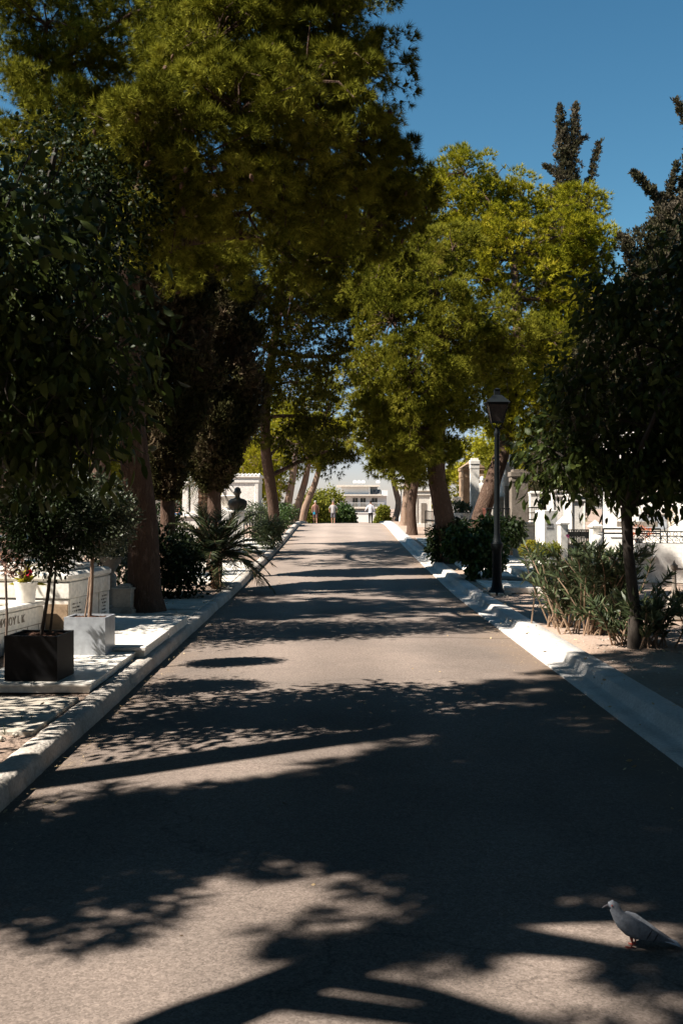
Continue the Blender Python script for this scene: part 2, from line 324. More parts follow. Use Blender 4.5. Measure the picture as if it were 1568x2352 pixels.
def merge(parts):
    V = []; Fc = []; Rn = []; k = 0
    for v, f, r in parts: V.append(v); Fc.append(f + k); Rn.append(r); k += len(v)
    return np.concatenate(V), np.concatenate(Fc), np.concatenate(Rn)

def t_tuft(n, length, width, spread=1.15, seed=1, back=.25):
    g = np.random.default_rng(seed); V = []; Fc = []
    for k in range(n):
        th = spread * math.sqrt(g.uniform(.03, 1)); ph = 2 * math.pi * (k * .618 + g.uniform(0, .1))
        d = np.array([math.sin(th) * math.cos(ph), math.sin(th) * math.sin(ph), math.cos(th)])
        s = unit(np.cross(d, g.normal(size=3))) * width * .5; L = length * g.uniform(.75, 1.1)
        o = np.array([0, 0, -back * length * g.uniform(0, 1)]) ; i = len(V)
        V += [o - s, o + s, o + d * L + np.array([0, 0, -.0])]; Fc.append((i, i + 1, i + 2))
    return np.array(V), np.array(Fc)
def t_leaf(L, Wd, fold=.25, bend=.25):
    """leaf as six triangles folded on its midrib"""
    y = [0, .3, .68, 1.0]; wd = [0.06, .48, .42, 0.0]
    V = []
    for a, ww in zip(y, wd):
        zc = a * L; yb = bend * L * a * a
        V += [(-ww * Wd, yb + fold * ww * Wd, zc), (0, yb, zc), (ww * Wd, yb + fold * ww * Wd, zc)]
    Fc = []
    for i in range(3):
        for j in (0, 1):
            a = i * 3 + j; Fc += [(a, a + 1, a + 4), (a, a + 4, a + 3)]
    return np.array(V), np.array(Fc)
def t_blade(L, Wd):
    V = [(-Wd * .3, 0, 0), (Wd * .3, 0, 0), (Wd * .5, 0, L * .45), (-Wd * .5, 0, L * .45), (0, L * .08, L)]
    return np.array(V), np.array([(0, 1, 2), (0, 2, 3), (3, 2, 4)])
def t_spray(n=9, L=.1, Wd=.03, seed=3):
    """short blunt cypress spray: several small crossing leaflets"""
    g = np.random.default_rng(seed); V = []; Fc = []
    for k in range(n):
        d = unit(np.array([g.normal() * .55, g.normal() * .55, 1.0])); s = unit(np.cross(d, g.normal(size=3))) * Wd * .5
        o = g.normal(size=3) * L * .22; l = L * g.uniform(.5, 1); i = len(V)
        V += [o - s * .6, o + s * .6, o + d * l * .6 + s, o + d * l * .6 - s, o + d * l]; Fc += [(i, i + 1, i + 2), (i, i + 2, i + 3), (i + 3, i + 2, i + 4)]
    return np.array(V), np.array(Fc)

TUFT_NEAR = t_tuft(24, .125, .0085, 1.15, 1, .2)
TUFT_MID = t_tuft(15, .16, .02, 1.2, 2)
TUFT_FAR = t_tuft(10, .28, .05, 1.2, 4)
SPRAY = t_spray(10, .12, .03)
SPRAY_FAR = t_spray(8, .24, .07, 5)

DENS = 1.5
def puff_crown(lobes, tmpl, pr, per, dens=.75, up=.25, flat_=.75, rg=R, shell=(.55, 1.0), sc_=1.0):
    """lobes (x,y,z,r) -> puffs on the lobe's shell -> tufts round each puff; returns mesh arrays and the puff centres"""
    P = []; D = []; Q = []; PC = []
    for (x, y, z, r) in lobes:
        n = max(6, int(dens * DENS * 4 * (r / pr) ** 2)); u = sphere(n, rg); rr = r * rg.uniform(shell[0], shell[1], (n, 1)) * (1 + .22 * rg.normal(size=(n, 1)))
        pc = np.array([x, y, z]) + u * rr * np.array([1, 1, .85]); PC.append((np.array([x, y, z]), pc))
        prr = pr * rg.uniform(.6, 1.35, n); pv = rg.uniform(0, 1, n)
        m = max(3, int(per * 1.35)); v = sphere(n * m, rg); uu = np.repeat(u, m, 0)
        v = unit(v + uu * .35 + np.array([0, 0, up])); 
        pos = np.repeat(pc, m, 0) + v * (np.repeat(prr, m) * rg.uniform(.25, 1, n * m) ** .6)[:, None] * np.array([1, 1, flat_])
        P.append(pos); D.append(unit(v * .9 + uu * .5 + np.array([0, 0, up]) + rg.normal(size=(n * m, 3)) * .25)); Q.append(np.clip(np.repeat(pv, m) * .6 + rg.uniform(-.1, .5, n * m), 0, 1))
    P = np.concatenate(P); D = np.concatenate(D); Q = np.concatenate(Q)
    return scatter(tmpl[0], tmpl[1], P, D, rg.uniform(.75, 1.2, len(P)) * sc_, Q, rg=rg), PC

def limb_path(a, b, bow=.15, n=5, rg=R):
    a = np.array(a); b = np.array(b); L = np.linalg.norm(b - a); off = rg.normal(size=3) * bow * L * .5
    return [tuple(a + (b - a) * t + off * math.sin(math.pi * t) + np.array([0, 0, .12 * L * math.sin(math.pi * t)])) for t in np.linspace(0, 1, n)]

def pine(name, trunk, radii, lobes, label, cat='pine tree', tmpl=TUFT_MID, mat='pine_mid', bark='bark', pr=.32, per=20, dens=.75, group=None, twigs=True, cones=0, bare=0, sc_=1.0, up=.25):
    base = np.array(trunk[0]); root = thing(name, tuple(base), label, cat, group=group)
    T = [tuple(np.array(p) - base) for p in trunk]; L = [(x - base[0], y - base[1], z - base[2], r) for x, y, z, r in lobes]
    mb = MB()
    # smooth the trunk path
    pts = []; rad = []
    for i in range(len(T) - 1):
        for t in np.linspace(0, 1, 5)[:-1]:
            pts.append(np.array(T[i]) * (1 - t) + np.array(T[i + 1]) * t); rad.append(radii[i] * (1 - t) + radii[i + 1] * t)
    pts.append(np.array(T[-1])); rad.append(radii[-1])
    q = [pts[0]] + [(pts[i - 1] + pts[i] * 2 + pts[i + 1]) / 4 for i in range(1, len(pts) - 1)] + [pts[-1]]
    rad[0] *= 1.3
    mb.tube(q, rad, 14, jit=.06)
    arr, PC = puff_crown(L, tmpl, pr, per, dens, rg=R, sc_=sc_, up=up)
    for c, pc in PC:
        # limb from the nearest suitable trunk point
        ks = [k for k in range(len(q)) if q[k][2] < c[2] + .3] or [len(q) - 1]
        k = min(ks, key=lambda k: np.linalg.norm((q[k] - c) * np.array([1, 1, .6])) - rad[k])
        Ld = np.linalg.norm(q[k] - c); r0 = min(rad[k] * .6, .02 + .025 * Ld)
        mb.tube(limb_path(q[k], c, .2), [r0, r0 * .85, r0 * .7, r0 * .55, r0 * .4], 7)
        if twigs:
            for p in pc[::2]:
                mb.tube(limb_path(c, p, .25, 4), [r0 * .35, r0 * .25, r0 * .18, .006], 4)
    for k in range(bare):      # dead twigs showing through the needles
        c, pc = PC[rnd.randrange(len(PC))]; p = pc[rnd.randrange(len(pc))]
        e = np.array(p) + (np.array(p) - c) * .2 + R.normal(size=3) * .2; e[2] -= .05
        mb.tube(limb_path(p, e, .4, 5), [.009, .008, .006, .005, .003], 4)
    mb.build('trunk', M[bark], root, smooth=True)
    mats = [M[mat]]; V, Fc, Rn = arr; mi = None
    if cones:
        cv = [(0, 0, 0)]; cf = []
        for h_, r_ in ((.02, .018), (.05, .026), (.085, .014)): cv += [(r_ * math.cos(a), r_ * math.sin(a), h_) for a in (0, 1.26, 2.51, 3.77, 5.03)]
        cv += [(0, 0, .1)]
        for k in range(5):
            q = (k + 1) % 5; cf += [(0, 1 + q, 1 + k), (16, 11 + k, 11 + q)]
            for b_ in (1, 6): cf += [(b_ + k, b_ + q, b_ + 5 + q), (b_ + k, b_ + 5 + q, b_ + 5 + k)]
        ps = []
        for k in range(cones):
            c, pc = PC[rnd.randrange(len(PC))]; ps.append(pc[rnd.randrange(len(pc))] + R.normal(size=3) * .12)
        ca = scatter(np.array(cv), np.array(cf), np.array(ps), R.normal(size=(cones, 3)) * .5 + np.array([0, 0, -1]), R.uniform(.8, 1.3, cones))
        mi = np.concatenate([np.zeros(len(Fc), dtype=np.int32), np.ones(len(ca[1]), dtype=np.int32)]); V, Fc, Rn = merge([(V, Fc, Rn), ca]); mats.append(M['palm_bark'])
    mkmesh('crown', V, Fc, mats, root, rndattr=Rn, mi=mi)
    return root

def cypress(name, base, h, prof, label, cat='cypress tree', mat='cypress', tmpl=SPRAY, n=5000, trunk_r=.16, z0=0.0, lean=(0, 0), group=None, arms=(), bark='bark', sc_=1.0, trunk_top=.9):
    """prof: list of (fraction of height, radius)"""
    root = thing(name, base, label, cat, group=group)
    mb = MB(); mb.tube([(lean[0] * t, lean[1] * t, h * trunk_top * t) for t in np.linspace(0, 1, 8)], list(np.linspace(trunk_r * 1.25, .03, 8)), 12, jit=.08)
    fr = R.uniform(z0, 1, n * 3); rr = np.interp(fr, [p[0] for p in prof], [p[1] for p in prof])
    keep = R.uniform(0, 1, n * 3) < rr / max(rr); fr = fr[keep][:n]; rr = rr[keep][:n]
    ang = R.uniform(0, 2 * math.pi, len(fr)); zz = fr * h
    lump = 1 + .16 * np.sin(ang * 3 + zz * 1.9) + .14 * np.sin(ang * 5 - zz * 3.1) + .1 * np.sin(zz * 6.3 + ang)
    rad = rr * lump * np.clip(R.uniform(.35, 1.05, len(fr)) ** .5, 0, 1.1)
    P = np.stack([np.cos(ang) * rad + lean[0] * fr, np.sin(ang) * rad + lean[1] * fr, zz], 1)
    D = np.stack([np.cos(ang) * .55, np.sin(ang) * .55, np.full(len(fr), .8)], 1) + R.normal(size=(len(fr), 3)) * .35
    parts = [scatter(tmpl[0], tmpl[1], P, D, R.uniform(.7, 1.3, len(P)) * sc_, np.clip(.5 + .3 * np.sin(zz * 2 + ang * 2) + R.normal(size=len(P)) * .2, 0, 1))]
    for (a, b, r0, r1, m) in arms:
        t = R.uniform(0, 1, m); A = np.array(a); B = np.array(b); ra = r0 * (1 - t) + r1 * t
        P = A + (B - A) * t[:, None] + sphere(m) * (ra * R.uniform(.3, 1, m))[:, None]
        parts.append(scatter(tmpl[0], tmpl[1], P, np.tile(unit(B - A), (m, 1)) + R.normal(size=(m, 3)) * .5, R.uniform(.7, 1.3, m) * sc_))
        mb.tube([a, tuple((A + B) / 2), b], [.03, .02, .01], 5)
    mb.build('trunk', M[bark], root, smooth=True)
    V, Fc, Rn = merge(parts); mkmesh('crown', V, Fc, M[mat], root, rndattr=Rn)
    return root

def leaf_cloud(lobes, tmpl, n, droop=.5, shell=.45, flat_=1.0, rg=R, sc_=1.0, clump=0):
    if tmpl is LEAF_ORANGE: 
        a = leaf_cloud(lobes, LEAF_ORANGE_B, n // 2, droop + .4, shell, flat_, rg, sc_, clump); b = leaf_cloud(lobes, LEAF_ORANGE_C, n - n // 2, droop, shell, flat_, rg, sc_, clump); return merge([a, b])
    """n leaves shared between the lobes, most of them near the surface"""
    P = []; D = []; Q = []; tot = sum(r[3] ** 2 for r in lobes)
    for l in lobes:
        r = np.array(l[3:6]) if len(l) >= 6 else np.array([l[3]] * 3); m = int(n * l[3] ** 2 / tot); u = sphere(m, rg)
        if clump: 
            cc = sphere(clump, rg); k = rg.integers(0, clump, m); u = unit(cc[k] + rg.normal(size=(m, 3)) * .22)
        rad = (1 - shell * rg.uniform(0, 1, (m, 1)) ** 1.5) * (1 + .1 * rg.normal(size=(m, 1)))
        P.append(np.array(l[:3]) + u * r * rad * np.array([1, 1, flat_])); D.append(unit(u * .6 + rg.normal(size=(m, 3)) * .5 + np.array([0, 0, -droop]))); Q.append(rg.uniform(0, 1, m))
    P = np.concatenate(P); D = np.concatenate(D); Q = np.concatenate(Q)
    return scatter(tmpl[0], tmpl[1], P, D, rg.uniform(.5, 1.25, len(P)) * sc_, Q, rg=rg)

def bush(name, base, lobes, tmpl, n, mat, label, cat, stems=6, stem_h=.5, group=None, droop=.1, stem_r=.012, stemmat='bark_smooth', shell=.6, clump=0):
    root = thing(name, base, label, cat, group=group)
    V, Fc, Rn = leaf_cloud(lobes, tmpl, n, droop, shell, clump=clump); mkmesh('foliage', V, Fc, M[mat], root, rndattr=Rn)
    mb = MB()
    for k in range(stems):
        l = lobes[k % len(lobes)]; a = (rnd.uniform(-.06, .06), rnd.uniform(-.06, .06), -.02)
        mb.tube(limb_path(a, (l[0] + rnd.uniform(-.3, .3) * l[3], l[1] + rnd.uniform(-.3, .3) * l[3], l[2] + l[3] * .3), .15), [stem_r * 1.3, stem_r, stem_r * .8, stem_r * .6, stem_r * .4], 6)
    mb.build('stem', M[stemmat], root); return root

LEAF_ORANGE = t_leaf(.095, .05, .3, .3)
LEAF_ORANGE_B = t_leaf(.11, .04, .45, .55); LEAF_ORANGE_C = t_leaf(.09, .05, .2, -.3)
LEAF_SMALL = t_leaf(.045, .02, .3, .2)
LEAF_HEDGE = t_leaf(.075, .045, .3, .3)
BLADE = t_blade(.13, .02)

def orange_tree(name, base, th, tr, lobes, n, label, group=None, bare=0, lean=(0, 0), fruit=0, twigs=60, mat='orange_leaf', sc_=1.0):
    root = thing(name, base, label, 'orange tree', group=group); mb = MB()
    top = (lean[0], lean[1], th)
    mb.tube([(0, 0, -.05), (lean[0] * .1 + .015, 0, th * .3), (lean[0] * .5 - .015, lean[1] * .5, th * .65), top], [tr * 1.25, tr, tr * .95, tr], 12, jit=.05)
    for l in lobes:
        c = l[:3]; mb.tube(limb_path(top, c, .2), [tr * .6, tr * .5, tr * .4, tr * .3, tr * .2], 7)
        for k in range(twigs // len(lobes)):
            e = np.array(c) + sphere(1)[0] * l[3] * rnd.uniform(.7, 1.0); mb.tube(limb_path(c, e, .3, 4), [tr * .16, tr * .12, .006, .004], 4)
    for k in range(bare):
        l = lobes[rnd.randrange(len(lobes))]; u = sphere(1)[0]; a = np.array(l[:3]) + u * l[3] * .8; e = a + u * .25 + R.normal(size=3) * .18
        mb.tube(limb_path(a, e, .4, 5), [.007, .006, .005, .004, .002], 4)
    mb.build('trunk', M['bark_smooth'], root, smooth=True)
    V, Fc, Rn = leaf_cloud(lobes, LEAF_ORANGE, n, .85, .75, sc_=sc_, clump=26); mkmesh('crown', V, Fc, M[mat], root, rndattr=Rn)
    return root

def frond(mb_v, a, azim, L, rise, droop, leaf_L, n=26, wd=.02, pw=.35):
    """one palm frond: curved rachis with leaflets both sides; returns (leaf arrays, rachis points)"""
    dx, dy = math.cos(azim), math.sin(azim); pts = []
    for t in np.linspace(0, 1, 10):
        hx = L * t * math.cos(rise) * (1 - .15 * t * droop); pts.append((a[0] + dx * hx, a[1] + dy * hx, a[2] + L * (math.sin(rise) * t - droop * .75 * t * t)))
    pts = np.array(pts); P = []; D = []
    for k in range(n):
        t = .12 + .88 * (k + .5) / n; x = t * 9; i = min(int(x), 8); f = x - i
        p = pts[i] * (1 - f) + pts[i + 1] * f; d = unit(pts[i + 1] - pts[i]); side = unit(np.cross(d, [0, 0, 1.]))
        for s in (-1, 1):
            P.append(p); D.append(unit(side * s * .8 + d * (.65 + .3 * t) + np.array([0, 0, pw * (1 - t) - .15]) + R.normal(size=3) * .08))
    P = np.array(P); D = np.array(D); t = np.tile(np.repeat(.12 + .88 * (np.arange(n) + .5) / n, 2), 1)
    tv, tf = t_blade(leaf_L, wd)
    sc2 = np.clip(1.1 - .6 * np.abs(t - .4) / .6, .35, 1.1)
    return scatter(tv, tf, P, D, sc2, np.full(len(P), rnd.random())), [tuple(p) for p in pts]
def palm(name, base, th, tr, nf, L, leaf_L, label, mat='palm_leaf', group=None, rise=(-.1, 1.1), droop=(.5, 1.0), n=26, wd=.02, only=None):
    root = thing(name, base, label, 'palm', group=group); mb = MB()
    if th > .1:
        prof = []; k = int(th / .07)
        for i in range(k + 1): prof += [(tr * (1.12 if i % 2 else .9) * rnd.uniform(.93, 1.07), th * i / k)]
        mb.lathe(prof + [(tr * 1.3, th + .05), (tr * .5, th + .2)], n=12)
    else: mb.lathe([(tr, -.02), (tr * 1.1, .1), (tr * .6, .2)], n=10)
    parts = []
    for k in range(nf):
        az = 2.399 * k + rnd.uniform(-.2, .2); f = k / nf
        rs = rise[0] + (rise[1] - rise[0]) * f; dr = droop[1] + (droop[0] - droop[1]) * f
        arr, pts = frond(None, (0, 0, th + .05), az, L * rnd.uniform(.85, 1.1), rs, dr, leaf_L, n, wd)
        parts.append(arr); mb.tube(pts, list(np.linspace(.018, .004, len(pts))), 5)
    mb.build('trunk', M['palm_bark'], root)
    V, Fc, Rn = merge(parts); mkmesh('crown', V, Fc, M[mat], root, rndattr=Rn)
    return root
# ---------------------------------------------------------------- setting: ground, road, kerbs
def sheet(name, xs_f, ys, z_f, mat):
    V = []; Fc = []; n = None
    for y in ys:
        xs = xs_f(y); n = len(xs)
        for x in xs: V.append((x, y, z_f(x, y)))
    for i in range(len(ys) - 1):
        for k in range(n - 1): Fc.append((i * n + k, i * n + k + 1, (i + 1) * n + k + 1, (i + 1) * n + k))
    return struct(mkmesh(name, np.array(V), np.array(Fc), mat))
YS = list(np.concatenate([np.arange(-60, 0, 6), np.arange(0, 14, .5), np.arange(14, 100, 1.0), [110, 130, 160, 200, 260, 340, 400]]))
def gxs(y):
    a = [-400, -150, -60, -30, -15, -8, -5, -4, -3.2, -2.7, -2.3]; b = [2.85, 3.3, 4, 5, 7, 10, 15, 30, 60, 150, 400]
    if y > 62: return a + [-2.16, -2.1, 2.1, 2.7] + b
    return a + [xl(y) - .16, xl(y) - .1, xr(y) + .22, xr(y) + .42] + b
def gz(x, y):
    z = zg(y)
    if y <= 62:
        if xl(y) - .12 < x < xr(y) + .3: return zr(y) - .06
        if x < -2.25 or x > 2.8: z += .012 * math.sin(x * 2.3 + y * 1.7) * math.sin(y * .9 - x)
    else: z = zr(y) - .03
    return z - .012
sheet('ground', gxs, YS, gz, M['soil'])
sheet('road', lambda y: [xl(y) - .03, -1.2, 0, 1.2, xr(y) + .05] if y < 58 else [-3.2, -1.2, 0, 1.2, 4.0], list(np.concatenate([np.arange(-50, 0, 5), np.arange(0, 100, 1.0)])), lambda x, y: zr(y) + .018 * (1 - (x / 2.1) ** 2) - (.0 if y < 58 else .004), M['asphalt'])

def kerb(side, prof, y0, y1, mat, name='kerb', jit=.006):
    V = []; Fc = []; ys = []; y = y0
    while y < y1: ys.append(y); y += .09 if y < 14 else (.25 if y < 30 else .6)
    n = len(prof); jn = [y0 + k * 1.15 + rnd.uniform(-.04, .04) for k in range(int((y1 - y0) / 1.15))] if side < 0 else [y0 + k * 2.3 for k in range(int((y1 - y0) / 2.3))]
    ys = sorted([(y, 0) for y in ys if all(abs(y - j_) > .03 for j_ in jn)] + [q for j_ in jn for q in ((j_ - .012, 0), (j_ - .004, 1), (j_ + .004, 1), (j_ + .012, 0))])
    for y, gr in ys:
        e = xl(y) if side < 0 else xr(y)
        wob = (.004 if side < 0 else .0015) * math.sin(y * 2.1)
        for i, (o, h) in enumerate(prof):
            j = jit if 0 < i < n - 1 else 0
            V.append((e + side * (o + wob + (.006 if gr else 0)) + rnd.uniform(-j, j), y, zr(y) + h - (.014 if gr and i > 1 else 0) + (rnd.uniform(-j, j) if i > 0 else 0) + (.001 * math.sin(y * 1.3 + i) if i > 1 else 0)))
    for i in range(len(ys) - 1):
        for k in range(n - 1):
            q = (i * n + k, i * n + k + 1, (i + 1) * n + k + 1, (i + 1) * n + k)
            Fc.append(q if side > 0 else q[::-1])
    return struct(mkmesh(name, np.array(V), np.array(Fc), mat, smooth=False))
kerb(-1, [(-.012, -.04), (.0, .03), (.008, .095), (.03, .122), (.1, .128), (.17, .125), (.20, .11), (.22, -.05)], -30, 60, M['old_kerb'], jit=.004)
kerb(1, [(.0, -.03), (.0, .022), (.10, .022), (.175, .026), (.19, .034), (.222, .112), (.238, .124), (.33, .128), (.44, .126), (.455, .11), (.46, -.08)], -30, 60, M['limewash'], jit=.0008)

# pale paving on both sides
def paving(x0, x1, y0, y1, z, mat, nx, ny, th=.05, gap=.008, name='paving', skew=0):
    mb = MB()
    for i in range(nx):
        for j in range(ny):
            a = x0 + (x1 - x0) * i / nx; b = x0 + (x1 - x0) * (i + 1) / nx; c = y0 + (y1 - y0) * j / ny; d = y0 + (y1 - y0) * (j + 1) / ny
            zz = z + zr((c + d) / 2) + rnd.uniform(-.002, .002)
            mb.box(a + gap, b - gap, c + gap, d - gap, zz - th, zz, b=.006)
    o = mb.build(name, mat); return struct(o)
paving(-3.6, -2.12, 6.9, 8.15, .128, M['marble_old'], 2, 2)
paving(-3.5, -2.1, 13.2, 16.4, .135, M['marble_old'], 2, 4)
paving(2.75, 3.62, 20.6, 25.4, .15, M['white'], 1, 5)
mb = MB()
for i in range(5):
    for j in range(5): mb.box(3.66 + i * .95, 4.6 + i * .95, 20.0 + j * 1.2, 21.19 + j * 1.2, .31, .35, b=.006)
mb.box(3.7, 8.35, 20.05, 26, -.05, .305); struct(mb.build('terrace', M['white']))
paving(2.68, 3.7, 18.4, 20.4, .14, M['marble'], 2, 2)
paving(-3.6, -2.15, 19.5, 25, .135, M['marble'], 2, 6)
paving(2.65, 4.5, 29, 36, .13, M['marble'], 3, 6)
paving(-3.6, -2.2, 29, 36, .13, M['marble'], 2, 6)
# raised marble platform below the planters (two levels)
t = thing('marble_platform', (-2.5, 8.4, zg(9)), 'low stepped marble platform along the left kerb carrying the two square planters', 'platform', rz=0)
mb = MB()
for i, (a, b) in enumerate(((-.62, -.1), (-.1, .40))):
    for c, d in ((0, .95), (.95, 1.86)): mb.box(a + (.004 if i else 0), b, c + .003, d - .003, .052, .075, b=.004)
mb.box(-.6, .385, .02, 1.86, 0, .05)
mb.build('lower_slab', M['marble'], t)
mb = MB(); mb.box(-.9, .48, 1.87, 3.3, 0, .075); mb.box(-.9, .5, 1.85, 3.3, .078, .118, b=.006); mb.box(-.9, .49, 3.32, 4.7, .0, .118, b=.006); mb.build('upper_slab', M['marble'], t)

# ---------------------------------------------------------------- planters and topiary
def planter(name, px, py, sx, sy, h, mat, label, zt, rz=-4):
    D = (EYE - zt) * F / (py - HY); X = PX(px, D)
    t = thing(name, (X, D, zt), label, 'planter', rz=math.radians(rz)); mb = MB()
    w_ = .022
    mb.box(-sx, 0, 0, w_, 0, h); mb.box(-sx, 0, sy - w_, sy, 0, h); mb.box(-sx, -sx + w_, w_ + .001, sy - w_ - .001, 0, h - .002); mb.box(-w_, 0, w_ + .001, sy - w_ - .001, 0, h - .002); mb.box(-sx + w_, -w_, w_, sy - w_, .0, .02)
    mb.build('box', mat, t)
    V = []; Fc = []; n = 16
    for i in range(n + 1):
        for j in range(n + 1): V.append((-sx + w_ + (sx - 2 * w_) * i / n, w_ + (sy - 2 * w_) * j / n, h - .035 + rnd.uniform(0, .025) + .02 * math.exp(-((i - n / 2) ** 2 + (j - n / 2) ** 2) / 12)))
    for i in range(n):
        for j in range(n): Fc.append((i * (n + 1) + j, (i + 1) * (n + 1) + j, (i + 1) * (n + 1) + j + 1, i * (n + 1) + j + 1))
    mkmesh('soil', V, Fc, M['terracotta_soil'], t)
    return t, X, D
ZP = zg(9) + .076
pt, bx, bd = planter('square_planter', 132, 1566, .46, .42, .385, M['black_stone'], 'black polished stone cube planter at the near end of the marble platform', ZP)
pt2, gx, gd = planter('square_planter', 242, 1505, .42, .33, .375, M['grey_marble'], 'pale grey marble cube planter with chipped front, behind the black planter', ZP)
def topiary(x, y, z, h, lobes, n, stems, mat, label, flowers=0, lean=0):
    r = thing('topiary_tree', (x, y, z), label, 'potted tree'); mb = MB()
    for i, (a, b, rr) in enumerate(stems): mb.tube([a, tuple((np.array(a) + np.array(b)) / 2 + np.array([.008, 0, 0])), b], [rr, rr * .9, rr * .85], 10, mi=0, jit=.06)
    for l in lobes:
        for k in range(10):
            e = np.array(l[:3]) + sphere(1)[0] * l[3] * .8; mb.tube(limb_path(stems[0][1], e, .2, 4), [.009, .007, .004, .002], 4)
    mb.build('trunk', M['bark_pale'] if flowers == 0 else M['bark_smooth'], r, smooth=True)
    V, Fc, Rn = leaf_cloud(lobes, LEAF_SMALL, n, .2, .6, clump=30); mkmesh('crown', V, Fc, M[mat], r, rndattr=Rn)
    return r
topiary(bx - .2, bd + .2, ZP + .36, 1, [(.02, .05, .92, .40), (-.2, .0, 1.0, .30), (.24, .1, .95, .30), (.0, .0, 1.25, .34)], 11000, [((0, 0, -.02), (.09, .03, .66), .017), ((.07, .02, -.02), (.12, .05, .66), .011)], 'dark_leaf', 'dark round potted tree on two thin black stems in the black planter', flowers=1)
topiary(gx - .2, gd + .17, ZP + .35, 1, [(.16, .05, .90, .30), (.02, .0, .95, .29), (.28, .05, 1.05, .25), (.1, .05, 1.2, .28), (-.05, 0, 1.1, .28)], 9500, [((0, 0, -.02), (.03, .0, .68), .021), ((-.05, 0, -.02), (.0, 0, .42), .009)], 'silver_leaf', 'silvery olive-leaved potted tree with pale stem in the grey planter')

# ---------------------------------------------------------------- tombs and monuments, left side near
def text_mesh(txt, size, mat, parent, loc, rot, name='lettering', depth=.004):
    c = bpy.data.curves.new(name, 'FONT'); c.body = txt; c.size = size; c.extrude = depth; c.resolution_u = 3
    o = bpy.data.objects.new(name, c); C.objects.link(o); dg = bpy.context.evaluated_depsgraph_get()
    me = bpy.data.meshes.new_from_object(o.evaluated_get(dg)); bpy.data.objects.remove(o); bpy.data.curves.remove(c)
    me.materials.clear(); me.materials.append(mat); o2 = bpy.data.objects.new(name, me); C.objects.link(o2); o2.parent = parent; o2.location = loc; o2.rotation_euler = rot
    return o2
M['carved'] = flat('carved_letters', (.30, .25, .20)); M['ink'] = flat('engraved_dark', (.10, .085, .07)); 
RZ = math.radians(-9)
t = thing('marble_tomb', (-3.1, 11.4, zg(11.4)), 'large sunlit marble family tomb with rounded top slab and inscribed side, behind the grey planter', 'tomb', rz=RZ)
mb = MB(); mb.box(-2.4, 0, 0, 1.18, 0, .50, b=.006); mb.box(-2.4, .014, -.014, 1.194, .503, .69, b=.006); mb.build('body', M['marble'], t)
mb = MB(); mb.box(-2.45, .035, -.035, 1.215, .693, .80, b=.045); mb.box(-2.35, -.1, .1, 1.08, .80, .855, b=.02); mb.box(-2.2, -.3, .25, .93, .856, .9, b=.015); mb.build('top_slab', M['marble'], t, smooth=True)
mb = MB(); mb.box(-.27, -.004, -.02, -.001, .0, .44); mb.build('brown_patch', M['stone_brown'], t)  # thin brown sheet on the near end of the tomb, beside the corner
for y0_, y1_, z1_ in ((.86, 1.17, .5), (.47, .5, .46), (.02, .05, .5)): mb = MB(); mb.box(.0, .012, y0_, y1_, .0, z1_, b=.004); mb.build('pilaster', M['marble'], t)
mb = MB()
for (y0, y1, z1, n, o_) in ((.09, .38, .44, 6, .003), (.91, 1.12, .46, 6, .015)):
    for r_ in range(n):
        y = y0 + rnd.uniform(0, .03)
        while y < y1 - rnd.uniform(0, .08):
            ww = rnd.uniform(.006, .013)
            if rnd.random() < .8: mb.box(o_ - .002, o_, y, y + ww * .7, z1 - r_ * .042 - rnd.uniform(.014, .02), z1 - r_ * .042)
            y += ww + (.012 if rnd.random() < .15 else .003)
mb.build('inscription', M['ink'], t)
def vase(name, loc, prof, mat, label, cat='vase', n=24, sq=False, part=None):
    o = thing(name, loc, label, cat); mb = MB(); mb.lathe(prof, n=4 if sq else n); mb.build(part or 'bowl', mat, o, smooth=not sq); return o
TZ = zg(11.4) + .855
vase('urn', (-3.05 + -.08, 11.95, TZ), [(.075, 0), (.08, .015), (.05, .03), (.035, .05), (.06, .09), (.082, .14), (.085, .19), (.07, .24), (.045, .27), (.05, .29), (.02, .33), (.0, .34)], M['white'], 'small round white marble urn standing on top of the large tomb', 'urn')
# low enclosure with carved name
t = thing('grave_enclosure', (-3.37, 11.36, zg(11)), 'low marble grave enclosure with carved Greek letters before the large tomb', 'grave', rz=RZ)
mb = MB(); mb.box(-.12, 0, -3.2, 0, 0, .43, b=.004); mb.box(-1.7, -.13, -.12, 0, 0, .43); mb.box(-1.7, -.13, -3.2, -3.08, 0, .43); mb.build('side_wall', M['marble'], t)
mb = MB(); mb.box(-.17, .03, -3.23, .0, .44, .49, b=.015); mb.box(-1.7, -.175, -.18, .0, .44, .49, b=.015); mb.build('rim', M['marble'], t)
mb = MB(); mb.box(-1.7, -.12, -3.08, -.12, .0, .40); mb.build('bed', M['marble_old'], t)
text_mesh('ΓΕΩΡΓΙΟΥ Ι. Κ', .115, M['carved'], t, (.003, -1.22, .30), (math.radians(90), 0, math.radians(90)))
mb = MB(); mb.box(.0, .004, -3.1, 0, .235, .243)
for k in range(12): mb.box(.0, .004, -3.0 + k * .26, -2.994 + k * .26, 0, .232)
mb.build('joint_line', M['carved'], t)
